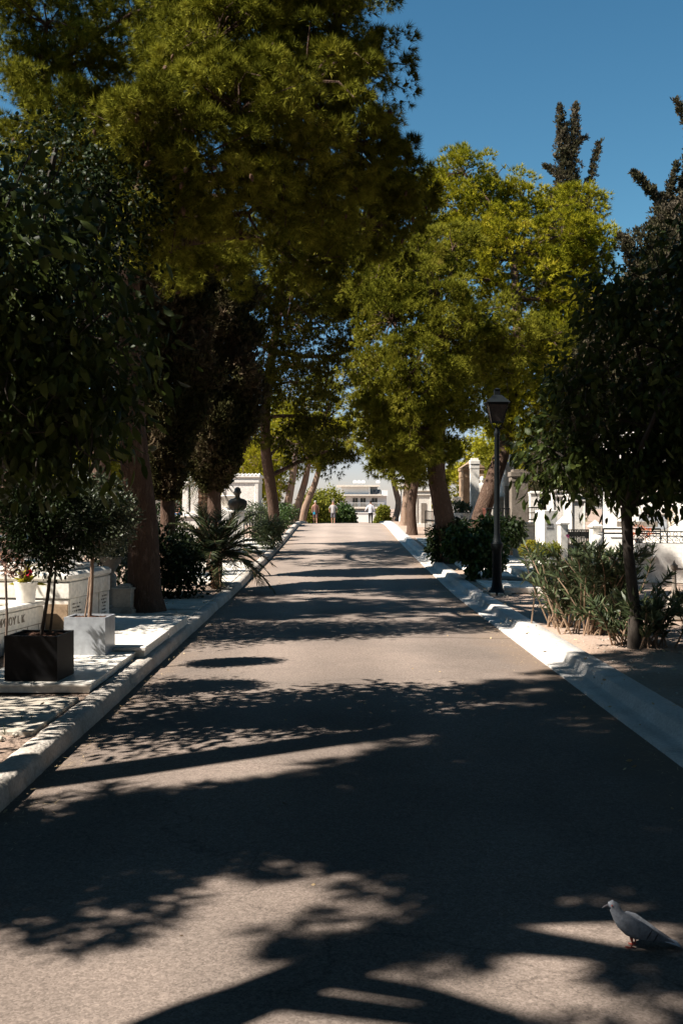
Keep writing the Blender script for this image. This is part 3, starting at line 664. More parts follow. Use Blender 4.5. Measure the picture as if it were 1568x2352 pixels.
# vase with flowers on the enclosure rim
VX, VY, VZ = PX(60, 11.1), 11.1, zg(11) + .49
o = thing('flower_vase', (VX, VY, VZ), 'white square marble vase with yellow-green leaves and a red flower on the grave rim', 'vase'); mb = MB()
mb.lathe([(.095, 0), (.10, .02), (.105, .12), (.135, .23), (.10, .232), (.08, .2)], n=20); mb.build('bowl', M['white'], o, smooth=True)
P = np.array([[0, 0, .22]] * 34) + R.normal(size=(34, 3)) * .02; D_ = R.normal(size=(34, 3)) * np.array([.9, .7, .3]) + np.array([.15, 0, .6])
tv, tf = t_leaf(.2, .05, .3, .6); V, Fc, Rn = scatter(tv, tf, P, D_, R.uniform(.5, 1.1, 34)); mkmesh('leaves', V, Fc, M['gold_leaf'], o, rndattr=Rn)
def flower(parent, c, r, mat, name='flower', n=40):
    P = np.array([c] * n) + sphere(n) * r * .3; V, Fc, Rn = scatter(*t_leaf(r, r * .8, .2, .4), P, sphere(n) + np.array([0, 0, .3]), R.uniform(.5, 1, n)); return mkmesh(name, V, Fc, mat, parent, rndattr=Rn)
M['red'] = flat('red_petals', (.55, .02, .05)); M['cream'] = flat('cream_petals', (.75, .62, .5)); M['pink'] = flat('pink_petals', (.7, .12, .35)); M['dry'] = flat('dry_flowers', (.42, .25, .18)); M['wreath'] = flat('wreath', (.55, .40, .22)); M['orange_dry'] = flat('orange_flowers', (.75, .2, .08))
flower(o, (.045, -.05, .33), .055, M['red']); flower(o, (.2, -.02, .52), .07, M['cream'])
mb = MB(); mb.tube([(0, 0, .2), (.1, -.01, .4), (.2, -.02, .5)], .005, 5); mb.build('stem', M['cane'], o)
# dried flower bunch hanging at the left edge, on a stake
DX, DY = PX(12, 9.6), 9.6
o = thing('dried_flowers', (DX, DY, zg(9.6)), 'dried brownish flower bunch on a thin stake left of the vase, at the picture edge', 'dried flowers')
mb = MB(); mb.tube([(0, 0, 0), (.02, 0, .5), (0, 0, 1.1)], .012, 6); mb.build('stake', M['twig'], o)
P = np.concatenate([sphere(260) * .12 + np.array([.02, 0, 1.14]), sphere(240) * .10 + np.array([.1, -.02, .98])]); V, Fc, Rn = scatter(*t_leaf(.05, .02, .3, .3), P, sphere(500), R.uniform(.5, 1.1, 500)); mkmesh('flower_head', V, Fc, M['dry'], o, rndattr=Rn)
# second bunch lying on the slab
o = thing('lying_bouquet', (PX(140, 11.6), 11.6, TZ), 'small pink and white bouquet lying on the near corner of the large tomb', 'bouquet')
flower(o, (0, 0, .05), .07, M['cream']); flower(o, (.07, .02, .05), .06, M['cream']); flower(o, (-.08, 0, .25), .045, M['red'])
mb = MB(); mb.tube([(-.2, 0, .02), (0, 0, .03), (.1, .01, .04)], .01, 5); mb.tube([(0, 0, .03), (-.05, 0, .12), (-.08, 0, .24)], .005, 5); mb.build('stem', M['cane'], o)
# stone block pedestal with stepped cap
def pedestal(name, px0, px1, pyb, pyt, D, mat, label, cat='pedestal', steps=2):
    w_ = (px1 - px0) / F * D; z0 = zg(D) - .01; h = (pyb - pyt) / F * D
    t = thing(name, (PX((px0 + px1) / 2, D), D + w_ / 2, z0), label, cat, rz=RZ); mb = MB(); a = w_ / 2
    mb.box(-a, a, -a, a, 0, h * .2, b=.008); mb.box(-a * .86, a * .86, -a * .86, a * .86, h * .2, h * .26, b=.004); mb.box(-a * .78, a * .78, -a * .78, a * .78, h * .262, h * .82, b=.004)
    mb.build('block', mat, t); mb = MB(); mb.box(-a * .88, a * .88, -a * .88, a * .88, h * .822, h * .9, b=.008); mb.box(-a * .6, a * .6, -a * .6, a * .6, h * .901, h * .96, b=.006); mb.box(-a * .4, a * .4, -a * .4, a * .4, h * .961, h, b=.005); mb.build('cap', mat, t); return t
pedestal('stone_pedestal', 254, 309, 1411, 1339, 14.2, M['marble_old'], 'small greyish marble block pedestal with stepped cap beside the big pine trunk', 'pedestal')
o = thing('flower_urn', (PX(256, 14.9), 14.9, zg(14.9)), 'tall shaded stone urn full of dark foliage behind the block pedestal', 'urn'); mb = MB()
mb.lathe([(.11, 0), (.11, .05), (.06, .08), (.055, .28), (.075, .32), (.075, .5), (.04, .55), (.1, .66), (.2, .78), (.21, .8), (.17, .79)], n=18); mb.build('bowl', M['marble_old'], o, smooth=True)
V, Fc, Rn = leaf_cloud([(0, 0, .95, .24), (.12, 0, .9, .18)], LEAF_SMALL, 900, .1); mkmesh('foliage', V, Fc, M['silver_leaf'], o, rndattr=Rn)
# another low tomb further left behind
t = thing('white_tomb', (PX(-30, 13.5), 14.6, zg(14)), 'tall sunlit white tomb slab at the left picture edge behind the large tomb', 'tomb', rz=RZ); mb = MB()
mb.box(-1.6, .35, 0, .8, 0, 1.0, b=.01); mb.build('body', M['white'], t); mb = MB(); mb.box(-1.65, .4, -.05, .85, 1.002, 1.1, b=.03); mb.build('top_slab', M['white'], t)

# ---------------------------------------------------------------- generic stone pieces
def block(mb, px0, px1, pyt, pyb, D, D0, X0, Z0, dep, mi=0, b=.01, taper=0):
    mb.box(PX(px0, D) - X0, PX(px1, D) - X0, D - D0, D - D0 + dep, ZY(pyb, D) - Z0, ZY(pyt, D) - Z0, b=b, taper=taper, mi=mi)
def pillar(name, px0, px1, pyt, D, mat, label, cat='pillar', cap=.09, plinth=.14, taper=0, dep=None, rz=0, gz_=None, shaft_taper=.0):
    z0 = zg(D) - .01 if gz_ is None else gz_; w_ = (px1 - px0) / F * D; h = ZY(pyt, D) - z0; dep = dep or w_; a = w_ / 2
    t = thing(name, (PX((px0 + px1) / 2, D), D + dep / 2, z0), label, cat, rz=rz); d = dep / 2; mb = MB()
    if plinth: mb.box(-a, a, -d, d, 0, h * plinth, b=.01)
    s = .84 if (cap or plinth) else 1
    mb.box(-a * s, a * s, -d * s, d * s, h * plinth + .001, h * (1 - cap) - .001, b=0, taper=shaft_taper); mb.build('shaft', mat, t)
    if cap:
        mb = MB(); mb.box(-a * .9, a * .9, -d * .9, d * .9, h * (1 - cap), h * (1 - cap * .6), b=.005); mb.box(-a, a, -d, d, h * (1 - cap * .59), h * (1 - cap * .2), b=.01); mb.box(-a * .7, a * .7, -d * .7, d * .7, h * (1 - cap * .19), h, b=.005); mb.build('cap', mat, t)
    return t
def house_tomb(name, px0, px1, pyt, D, dep, mat, label, cat='mausoleum', roof='flat', rz=0, door=True, roofmat=None, gz_=None, side=False):
    z0 = zg(D) - .01 if gz_ is None else gz_; w_ = (px1 - px0) / F * D; h = ZY(pyt, D) - z0; a = w_ / 2
    t = thing(name, (PX((px0 + px1) / 2, D), D, z0), label, cat, rz=rz)
    mb = MB(); mb.box(-a, a, 0, dep, 0, h * .1, b=.01); mb.box(-a * .93, a * .93, .05, dep - .05, h * .1, h * .82); 
    mb.build('wall', mat, t)
    for s in (-1, 1): mb = MB(); mb.box(s * a * .93, s * a * .76, .02, .049, h * .101, h * .819, b=.006); mb.build('pilaster', mat, t)
    mb = MB(); mb.box(-a * .97, a * .97, .0, dep, h * .821, h * .87, b=.006); mb.box(-a * .94, a * .94, .03, dep - .03, h * .871, h * .92); mb.box(-a * 1.02, a * 1.02, -.04, dep + .04, h * .921, h * .96, b=.01); mb.build('cornice', mat, t)
    if roof == 'tile':
        mb = MB(); n = int(w_ / .16)
        mb.add([(-a * 1.02, -.03, h * .961), (a * 1.02, -.03, h * .961), (a * .9, dep / 2, h * 1.0), (-a * .9, dep / 2, h * 1.0), (a * 1.02, dep + .03, h * .961), (-a * 1.02, dep + .03, h * .961)], [(0, 1, 2, 3), (3, 2, 4, 5), (0, 3, 5), (1, 4, 2)])
        for k in range(n + 1):
            x = -a + w_ * k / n; mb.tube([(x * 1.01, -.05, h * .966), (x * .9, dep / 2, h * 1.005)], .03, 6)
        mb.build('roof', roofmat or mat, t)
    elif roof == 'gable':
        mb = MB(); mb.add([(-a * 1.05, -.06, h * .961), (a * 1.05, -.06, h * .961), (0, -.06, h * 1.08), (-a * 1.05, dep + .05, h * .961), (a * 1.05, dep + .05, h * .961), (0, dep + .05, h * 1.08)], [(0, 1, 2), (5, 4, 3), (0, 2, 5, 3), (1, 4, 5, 2), (0, 3, 4, 1)]); mb.build('roof', roofmat or mat, t)
    if door:
        mb = MB(); mb.box(-a * .3, a * .3, .03, .048, h * .101, h * .62); mb.build('door', M['stone_dark'], t)
    return t
# left middle distance
house_tomb('small_mausoleum', 325, 356, 1083, 24.5, .8, M['marble'], 'narrow cream marble mausoleum corner with cornice right of the big pine trunk', door=False, rz=RZ)
house_tomb('tile_roofed_house', 396, 444, 1079, 62, 5, M['pink_wall'], 'pinkish house with sunlit red tiled roof behind the palm', 'house', roof='none', door=False)
t = [o for o in C.objects if o.name.startswith('tile_roofed_house')][0]
mb = MB(); hz = ZY(1104, 62) - (zg(62) - .01); mb.add([(-1.6, -.3, hz), (.75, -.3, hz), (.75, 2.5, hz + .75), (-1.6, 2.5, hz + .75), (-1.6, 5.2, hz), (.75, 5.2, hz)], [(0, 1, 2, 3), (3, 2, 5, 4), (0, 3, 4), (1, 5, 2)])
for k in range(14): x = -1.55 + k * .17; mb.tube([(x, -.35, hz + .02), (x, 2.5, hz + .78)], .045, 6)
mb.build('roof', M['roof_tile'], t)
pillar('tapered_pillar', 414, 436, 1106, 35, M['white'], 'slender white tapered obelisk with dark top left of the tall stele', 'obelisk', cap=.06, plinth=.12, shaft_taper=.06)
pillar('tall_stele', 436, 456, 1092, 34, M['white'], 'tall narrow white stele with wider lower half beside the date palm', 'stele', cap=.08, plinth=.45)
house_tomb('tiled_mausoleum', 506, 596, 1087, 45, 2.2, M['white'], 'wide white mausoleum with pale tiled roof and plain sunlit wall', roof='tile', door=False)
pillar('white_pillar', 598, 604, 1150, 46, M['white'], 'short white post at the right end of the tiled mausoleum', 'post')
t = thing('low_white_wall', (PX(437, 30), 30, zg(30)), 'low white coped wall in front of the obelisk and stele', 'wall'); mb = MB(); hh = ZY(1189, 30) - zg(30); mb.box(-.5, .5, 0, .3, 0, hh, b=.01); mb.build('wall', M['white'], t); mb = MB(); mb.box(-.54, .54, -.04, .34, hh + .001, hh + .09, b=.02); mb.build('coping', M['white'], t)
# bowl monument and bust
t = thing('bowl_monument', (PX(519, 31.5), 31.9, zg(31.5)), 'wide white stone bowl on a plinth left of the bronze bust', 'monument'); z_ = ZY(1172, 31.5) - zg(31.5); mb = MB(); mb.box(-.3, .3, -.3, .3, 0, z_, b=.015); mb.build('plinth', M['white'], t)
mb = MB(); mb.lathe([(.1, z_), (.14, z_ + .03), (.1, z_ + .08), (.3, z_ + .3), (.37, z_ + .42), (.39, z_ + .45), (.36, z_ + .47), (.3, z_ + .46)], n=28); mb.build('bowl', M['white'], t, smooth=True)
def bust(px, D, zb, h, mat, pmat, label, name='bust', ped=True):
    t = thing(name, (PX(px, D), D + .2, zg(D)), label, 'bust'); k = h / .6; z0 = zb - zg(D)
    if ped: mb = MB(); mb.box(-.2, .2, -.15, .15, 0, z0 - .06, b=.01); mb.box(-.25, .25, -.19, .19, z0 - .059, z0 - .001, b=.01); mb.build('pedestal', pmat, t)
    mb = MB(); S = lambda z, a, b, y=0: ((0, y, z0 + z * k), (a * k, 0, 0), (0, b * k, 0))
    mb.loft([S(0, .13, .09), S(.05, .2, .11), (S(.16, .25, .12)), S(.24, .235, .115), S(.29, .17, .1), S(.315, .075, .07), S(.35, .06, .062, -.005), S(.385, .062, .075, -.01), S(.42, .075, .095, -.015), S(.47, .083, .105, -.01), S(.53, .08, .1, 0), S(.57, .06, .075, .005), S(.595, .02, .03, .01)], 20)
    n0 = len(mb.v); mb.loft([((0, -.1 * k, z0 + .43 * k), (.012 * k, 0, 0), (0, .015 * k, 0)), ((0, -.125 * k, z0 + .445 * k), (.016 * k, 0, 0), (0, .02 * k, 0)), ((0, -.1 * k, z0 + .5 * k), (.008 * k, 0, 0), (0, .01 * k, 0))], 8)
    for s in (-1, 1): mb.loft([((s * .08 * k, 0, z0 + .43 * k), (.012 * k, 0, 0), (0, .02 * k, 0)), ((s * .088 * k, 0, z0 + .46 * k), (.014 * k, 0, 0), (0, .026 * k, 0)), ((s * .08 * k, 0, z0 + .49 * k), (.008 * k, 0, 0), (0, .015 * k, 0))], 8)
    mb.build('head', mat, t, smooth=True); return t
bust(544, 30, ZY(1173, 30), .72, M['bronze'], M['white'], 'dark bronze bust of a man on a white pedestal before the tiled mausoleum')
# iron fence: rail + bars + scroll rings
def fence(name, p0, p1, h, mat, label, bars=.12, scroll=False, zb=None, cat='railing', rails=(0.08, 1.0), r=.012, group=None):
    p0 = np.array(p0); p1 = np.array(p1); L = float(np.linalg.norm((p1 - p0)[:2])); az = math.atan2(p1[1] - p0[1], p1[0] - p0[0])
    t = thing(name, tuple(p0), label, cat, rz=az, group=group); dz = (p1[2] - p0[2]) / L
    for f in rails: mb = MB(); mb.tube([(0, 0, h * f), (L, 0, h * f + dz * L)], r * 1.3, 6); mb.build('rail', mat, t)
    mb = MB(); n = max(2, int(L / bars))
    for k in range(n + 1):
        x = L * k / n; 
        if scroll and k % 4: continue
        mb.tube([(x, 0, 0), (x, 0, h)], r * (1.4 if (scroll or k % 8 == 0) else .8), 5)
        if not scroll: mb.lathe([(r, h * .55), (r * 2.4, h * .6), (r, h * .65)], x, 0, 0, 6)
    mb.build('bars', mat, t)
    if scroll:
        mb = MB(); step = h * .55; k = 0; x = step * .6
        while x < L - step * .5:
            mb.ring((x, 0, h * .3), step * .42, h * .24, r * .7, 14, 4, 0, 5.2); mb.ring((x + step * .18, 0, h * .3), step * .16, h * .1, r * .6, 10, 4, 1, 6.2)
            mb.ring((x, 0, h * .8), step * .3, h * .16, r * .6, 12, 4); x += step
        mb.build('scrollwork', mat, t)
    return t
fence('iron_fence', (PX(548, 33), 33, zg(33)), (PX(606, 33), 33, zg(33)), ZY(1176, 33) - zg(33), M['iron'], 'black iron fence below the bronze bust on the left', bars=.09)
fence('iron_fence', (PX(405, 28), 28, zg(28)), (PX(505, 28), 28, zg(28)), .45, M['iron'], 'dark iron fence half hidden by the young palm', bars=.12)

# ---------------------------------------------------------------- right side monuments
pillar('marble_pillar', 1079, 1102, 1052, 32, M['white'], 'tall stained white marble pillar with capital seen between the two pine trunks', 'pillar', cap=.12, plinth=.16)
t = house_tomb('brown_mausoleum', 1062, 1112, 1068, 39, 1.5, M['stone_brown'], 'weathered brown temple tomb with pediment behind the marble pillar', roof='gable')
pillar('small_pillar', 1042, 1060, 1141, 38, M['white'], 'short white pillar with flat cap right of the front pine trunk', 'pillar')
bust(1108, 36, ZY(1128, 36), .55, M['marble'], M['marble_old'], 'white marble bust left of the leaning pine trunk', ped=True)
fence('white_fence', (PX(1030, 35), 35, zg(35) + .62), (PX(1080, 35), 35, zg(35) + .62), .36, M['iron_white'], 'pale painted metal fence above a planting behind the front pine', bars=.13)
t = thing('garden_wall', (PX(1030, 35.2), 35.2, zg(35)), 'low pale wall under the painted metal fence', 'wall'); mb = MB(); mb.box(0, .8, 0, .3, 0, .61, b=.01); mb.build('wall', M['marble_old'], t); mb = MB(); mb.box(-.02, .82, -.02, .32, .61, .63); mb.build('coping', M['marble'], t)
t = thing('stone_basin', (PX(1061, 30), 30.3, zg(30)), 'octagonal white stone basin planted with greenery between the two pines', 'basin'); zz = ZY(1178, 30) - zg(30); mb = MB()
mb.lathe([(.26, 0), (.26, zz * .55), (.22, zz * .58), (.22, zz * .62), (.33, zz * .95), (.34, zz), (.28, zz), (.27, zz * .95)], n=8); mb.build('bowl', M['white'], t)
V, Fc, Rn = leaf_cloud([(0, 0, zz + .08, .24), (-.1, .3, zz + .15, .25), (.15, .3, zz + .1, .2)], LEAF_HEDGE, 900, 0); mkmesh('foliage', V, Fc, M['oleander'], t, rndattr=Rn)
# angel statue on a high pedestal
t = thing('angel_statue', (PX(1163, 31), 31.3, zg(31)), 'white marble winged angel statue leaning over a tall pedestal behind the lamp post', 'statue'); Z1 = ZY(1140, 31) - zg(31)
mb = MB(); mb.box(-.45, .3, -.3, .3, 0, .35, b=.02); mb.box(-.36, .22, -.22, .22, .351, Z1 - .1, b=.01, taper=.02); mb.box(-.42, .28, -.28, .28, Z1 - .099, Z1, b=.02); mb.build('pedestal', M['marble_old'], t)
mb = MB(); Q = lambda x, y, z, a, b: ((x, y, Z1 + z), (a, 0, 0), (0, b, 0))
mb.loft([Q(-.02, 0, 0, .2, .17), Q(-.02, 0, .1, .17, .15), Q(.0, 0, .35, .14, .12), Q(.03, 0, .6, .13, .1), Q(.07, 0, .75, .1, .08), Q(.11, -.02, .9, .12, .08), Q(.13, -.03, 1.0, .14, .08), Q(.14, -.04, 1.06, .09, .06), Q(.145, -.05, 1.1, .04, .04), Q(.14, -.06, 1.14, .045, .05), Q(.14, -.07, 1.19, .065, .075), Q(.14, -.06, 1.26, .06, .07), Q(.14, -.05, 1.31, .03, .04)], 18)
mb.tube([(.04, -.05, Z1 + 1.02), (-.05, -.12, Z1 + .85), (-.14, -.2, Z1 + .7), (-.2, -.22, Z1 + .58)], [.045, .042, .035, .028], 9)
mb.tube([(.24, -.05, Z1 + 1.02), (.26, -.12, Z1 + .8), (.2, -.2, Z1 + .62)], [.045, .04, .03], 9); mb.build('figure', M['white'], t, smooth=True)
for s, nm in ((-1, 'wing'), (1, 'wing')):
    mb = MB()
    for k in range(7):
        a = (.14 + s * .03, .06, Z1 + 1.02 - k * .04); mb.tube([a, (a[0] + s * (.1 + .02 * k) - .02, .1, a[2] + .1 - k * .05), (a[0] + s * .12 - .05 - .02 * k, .13, a[2] - .45 - .02 * k), (a[0] + s * .06 - .1, .12, a[2] - .75 + .05 * k)], [.03, .04, .035, .01], 7)
    mb.build(nm, M['white'], t, smooth=True)
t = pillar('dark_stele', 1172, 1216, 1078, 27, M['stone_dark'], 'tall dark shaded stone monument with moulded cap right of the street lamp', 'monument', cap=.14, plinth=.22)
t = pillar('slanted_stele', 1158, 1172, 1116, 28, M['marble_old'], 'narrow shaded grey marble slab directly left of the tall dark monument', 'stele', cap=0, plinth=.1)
fence('iron_fence', (PX(1117, 26.5), 26.5, zg(26.5)), (PX(1170, 26.5), 26.5, zg(26.5)), ZY(1168, 26.5) - zg(26.5), M['iron'], 'black iron fence between the leaning pine and the dark monument', bars=.08)
fence('rusty_fence', (PX(1101, 27.8), 27.8, zg(27.8)), (PX(1118, 26.7), 26.7, zg(26.7)), ZY(1170, 27) - zg(27), M['iron_red'], 'rust red iron fence end beside the leaning pine', bars=.06, r=.02)
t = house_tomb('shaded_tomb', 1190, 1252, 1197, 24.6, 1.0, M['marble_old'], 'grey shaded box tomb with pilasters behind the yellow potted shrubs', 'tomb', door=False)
fence('iron_fence', (PX(1212, 26), 25.9, ZY(1196, 25.9)), (PX(1252, 26), 25.9, ZY(1196, 25.9)), .34, M['iron'], 'black iron railing on top of the grey box tomb', bars=.05)
t = thing('name_stele', (PX(1249, 22), 22, zg(22)), 'broad white marble name slab with two engraved lines left of the iron gate', 'stele', rz=math.radians(12)); mb = MB(); hh = ZY(1172, 22) - zg(22); mb.box(0, .31, 0, .5, 0, hh, b=.008); mb.build('slab', M['white'], t); mb = MB()
for k in range(2):
    x = .06
    while x < .22: mb.box(x, x + rnd.uniform(.008, .016), -.004, 0, hh - .34 - k * .08, hh - .29 - k * .08); x += rnd.uniform(.02, .03)
mb.build('inscription', M['ink'], t)
def gatepost(px0, px1, pyt, D, label, mat=M['white']):
    z0 = zg(D); w_ = (px1 - px0) / F * D; a = w_ / 2; h = ZY(pyt, D) - z0
    t = thing('gate_pillar', (PX((px0 + px1) / 2, D), D, z0), label, 'pillar', rz=math.radians(10)); mb = MB()
    mb.box(-a, a, -a, a, 0, h * .18, b=.01); mb.box(-a * .86, a * .86, -a * .86, a * .86, h * .181, h * .86, b=.006); mb.build('shaft', mat, t)
    mb = MB(); mb.box(-a * 1.12, a * 1.12, -a * 1.12, a * 1.12, h * .861, h * .9, b=.008); mb.add([(-a, -a, h * .9), (a, -a, h * .9), (a, a, h * .9), (-a, a, h * .9), (0, 0, h)], [(0, 1, 4), (1, 2, 4), (2, 3, 4), (3, 0, 4)]); mb.build('cap', mat, t); return t
gatepost(1281, 1303, 1186, 21.4, 'white marble gate pillar with pyramid cap on the left of the black iron gate'); gatepost(1354, 1378, 1194, 21.1, 'beige stone gate pillar with pyramid cap on the right of the black iron gate', M['marble'])
t = thing('iron_gate', (PX(1303, 21.3), 21.3, .36), 'black iron double gate between the two marble pillars', 'gate', rz=math.radians(-4)); GW = PX(1353, 21.3) - PX(1303, 21.3); GH = ZY(1217, 21.3) - .36; mb = MB()
for x0, x1 in ((0, GW / 2 - .006), (GW / 2 + .006, GW)):
    for z_ in (.02, GH * .32, GH * .78, GH): mb.box(x0, x1, -.012, .012, z_ - .012, z_ + .012)
    mb.box(x0, x0 + .02, -.014, .014, 0, GH); mb.box(x1 - .02, x1, -.014, .014, 0, GH)
mb.build('frame', M['iron'], t); mb = MB()
for k in range(12):
    x = .04 + (GW - .08) * k / 11; mb.tube([(x, 0, .02), (x, 0, GH)], .0125, 5); mb.lathe([(.012, GH * .45), (.024, GH * .52), (.012, GH * .58)], x, 0, 0, 6); mb.ring((x, 0, GH * .88), .02, GH * .08, .009, 8, 4)
mb.build('bars', M['iron'], t); mb = MB(); mb.box(.02, GW / 2 - .03, .004, .009, .03, GH * .42); mb.box(GW / 2 + .03, GW - .02, .004, .009, .03, GH * .42); mb.build('panel', M['iron'], t)
# white walls on the right with joints
t = thing('stone_wall', (PX(1352, 20), 20, zg(20)), 'white stone wall block carrying the urn, right of the iron gate', 'wall', rz=math.radians(-14)); mb = MB(); hh = ZY(1270, 20.5) - zg(20.5)
mb.box(0, 1.25, 0, 1.4, 0, hh * .42, b=.004); mb.box(.005, 1.245, .005, 1.4, hh * .425, hh * .84, b=.004); mb.build('wall', M['white'], t); mb = MB(); mb.box(-.01, 1.28, -.03, 1.42, hh * .845, hh, b=.015); mb.build('coping', M['white'], t)
SW = hh + zg(20.5)
t = thing('stone_wall', (PX(1458, 19.8), 19.8, zg(19.8)), 'long high white stone wall with scrolled iron railing along its top', 'wall', rz=math.radians(-14)); mb = MB(); hh = ZY(1249, 19.6) - zg(19.8)
for j, (a, b) in enumerate(((0, .3), (.302, .64), (.642, 1.0))):
    x = 0
    while x < 5.6: 
        L_ = 1.25 if j % 2 else 1.6; mb.box(x + .002, x + L_ - .002, 0, .5, hh * a, hh * b, b=.003); x += L_
mb.build('wall', M['white'], t)
LW = (t.location.x, t.location.y, hh + zg(19.8))
ca, sa = math.cos(math.radians(-14)), math.sin(math.radians(-14))
fence('scroll_railing', (LW[0] + .05 * ca, LW[1] + .06, LW[2]), (LW[0] + 5.5 * ca, LW[1] + .06 + 5.5 * sa, LW[2]), .235, M['iron'], 'scrolled black iron railing on top of the long white wall', scroll=True, rails=(.02, .62, 1.0), bars=.14, r=.009)
fence('scroll_railing', (PX(1376, 21), 20.7, SW + .02), (PX(1376, 21) + 1.1, 20.45, SW + .02), .47, M['iron'], 'short iron railing right of the white urn between gate and long wall', rails=(.8, 1.0), bars=.5, r=.014)
vase('urn', (PX(1378, 20.7), 20.9, SW), [(.10, 0), (.10, .03), (.06, .05), (.055, .1), (.1, .16), (.115, .24), (.11, .32), (.08, .36), (.1, .39), (.085, .385)], M['white'], 'white marble urn on the wall block right of the iron gate', 'urn')
t = thing('white_block', (PX(1411, 20.6), 20.9, SW), 'plain white marble block with cap on the wall between urn and orange tree', 'tomb', rz=math.radians(-14)); mb = MB(); mb.box(0, .3, 0, .3, 0, .30, b=.006); mb.build('block', M['white'], t); mb = MB(); mb.box(-.02, .32, -.02, .32, .302, .34, b=.008); mb.build('cap', M['white'], t)
# mausoleum behind the wall
t = thing('white_mausoleum', (PX(1400, 23), 23.6, zg(21)), 'large cream mausoleum wall with a grey marble plaque behind the orange tree', 'mausoleum', rz=math.radians(-14)); mb = MB()
for j in range(9):
    x = 0
    while x < 6.5:
        L_ = 1.3 if j % 2 else 1.0; mb.box(x + .003, x + L_ - .003, 0, 3.2, j * .34 + .002, (j + 1) * .34 - .002, b=.005); x += L_
mb.build('wall', M['white'], t)
mb = MB(); mb.box(-.1, 6.7, -.14, 3.3, 3.07, 3.2, b=.02); mb.box(-.05, 6.6, -.07, 3.25, 3.0, 3.066, b=.01); mb.build('cornice', M['white'], t)
k_ = 23.3; mb = MB(); mb.box(.8, 1.42, -.03, -.001, ZY(1216, k_) - zg(21), ZY(1184, k_) - zg(21)); mb.build('plaque', M['grey_marble'], t)
mb = MB(); mb.box(.76, 1.46, -.05, -.001, ZY(1183.5, k_) - zg(21), ZY(1181, k_) - zg(21)); mb.build('plaque_frame', M['stone_dark'], t)
mb = MB(); mb.box(.3, 1.2, -.45, -.3, 1.0 , 1.12, b=.01); mb.build('ledge', M['stone_dark'], t)
t = thing('hanging_wreath', (PX(1553, 22.6), 22.95, ZY(1185, 22.6)), 'dried beige wreath hanging on the mausoleum wall right of the grey plaque', 'wreath'); P = np.stack([np.cos(np.linspace(0, 6.28, 260)) * .1, R.normal(size=260) * .02, np.sin(np.linspace(0, 6.28, 260)) * .14 - .02], 1) + R.normal(size=(260, 3)) * .025
V, Fc, Rn = scatter(*t_leaf(.04, .02, .3, .3), P, sphere(260), R.uniform(.6, 1.2, 260)); mkmesh('flower_ring', V, Fc, M['wreath'], t, rndattr=Rn)
t = thing('orange_bouquet', (PX(1468, 19.9), 19.95, LW[2] - .02), 'dried orange bouquet on the wall top behind the orange tree trunk', 'bouquet'); P = sphere(300) * np.array([.22, .12, .14]) + np.array([0, 0, .2]); V, Fc, Rn = scatter(*t_blade(.12, .012), P, sphere(300) + np.array([0, 0, .5]), R.uniform(.5, 1, 300)); mkmesh('flower_head', V, Fc, M['orange_dry'], t, rndattr=Rn)
mb = MB(); mb.lathe([(.06, 0), (.09, .1), (.08, .11)], n=12); mb.build('pot', M['marble'], t)
# potted yellow shrubs
def pot(px, D, w_, label, mat):
    t = thing('potted_shrub', (PX(px, D), D, .352), label, 'potted plant'); a = w_ / 2; mb = MB()
    mb.lathe([(a * .78, 0), (a * .82, .03), (a * .92, w_ * .42), (a * .88, w_ * .44), (a * 1.02, w_ * .47), (a * 1.04, w_ * .6), (a * .95, w_ * .62), (a * .9, w_ * .55)], n=24); mb.build('pot', M['marble'], t, smooth=True)
    V, Fc, Rn = leaf_cloud([(0, 0, w_ * .98, a * 1.25), (a * .4, 0, w_ * .9, a * .9), (-a * .4, -.05, w_ * .9, a * .95)], LEAF_SMALL, 2600, .1, .6, flat_=.85, clump=30, sc_=1.1); mkmesh('foliage', V, Fc, M[mat], t, rndattr=Rn); return t
pot(1219, 21.6, .36, 'round yellow-leaved shrub in a pale stone pot before the grey box tomb', 'gold_leaf'); pot(1264, 21.3, .36, 'round green-yellow shrub in a pale stone pot beside the gate pillar', 'bush_yellow')
# low curbs
t = thing('grave_kerb', (PX(1152, 17.9), 17.6, zg(17.9)), 'low marble grave border on the ground behind the street lamp', 'grave border', rz=math.radians(-6)); mb = MB(); mb.box(0, 1.25, 0, .14, 0, .11, b=.01); mb.box(0, .14, .142, 1.6, 0, .11, b=.01); mb.build('border', M['marble'], t)
t = thing('stone_block', (PX(1224, 19.6), 19.5, zg(19.6)), 'small square grey marble block in the paving left of the oleander', 'block', rz=math.radians(-10)); mb = MB(); mb.box(0, .22, 0, .5, 0, .2, b=.012); mb.build('block', M['marble_old'], t); mb = MB(); mb.box(-.9, -.01, .2, .5, 0, .07, b=.01); mb.build('slab', M['stone_dark'], t)
# bollard on a stone post
t = thing('bollard', (PX(1547, 13.6), 13.6, ZY(1371, 13.6)), 'grey iron bollard with spiked cap on a stone post at the right edge', 'bollard'); mb = MB()
mb.lathe([(.06, 0), (.062, .02), (.04, .04), (.034, .06), (.026, .36), (.045, .38), (.05, .41), (.05, .43), (.02, .45), (.012, .48), (.002, .5)], n=12); mb.build('post', M['stone_dark'], t, smooth=True); mb = MB(); mb.tube([(.02, 0, .38), (1.4, -.3, .37)], .014, 8); mb.build('rail', M['stone_dark'], t)
t = thing('stone_post', (PX(1560, 13.6), 13.7, zg(13.6)), 'rough short stone post under the iron bollard', 'post'); mb = MB(); mb.box(-.14, .4, -.15, .3, 0, ZY(1371, 13.6) - zg(13.6) - .001, b=.02); mb.build('block', M['marble_old'], t)
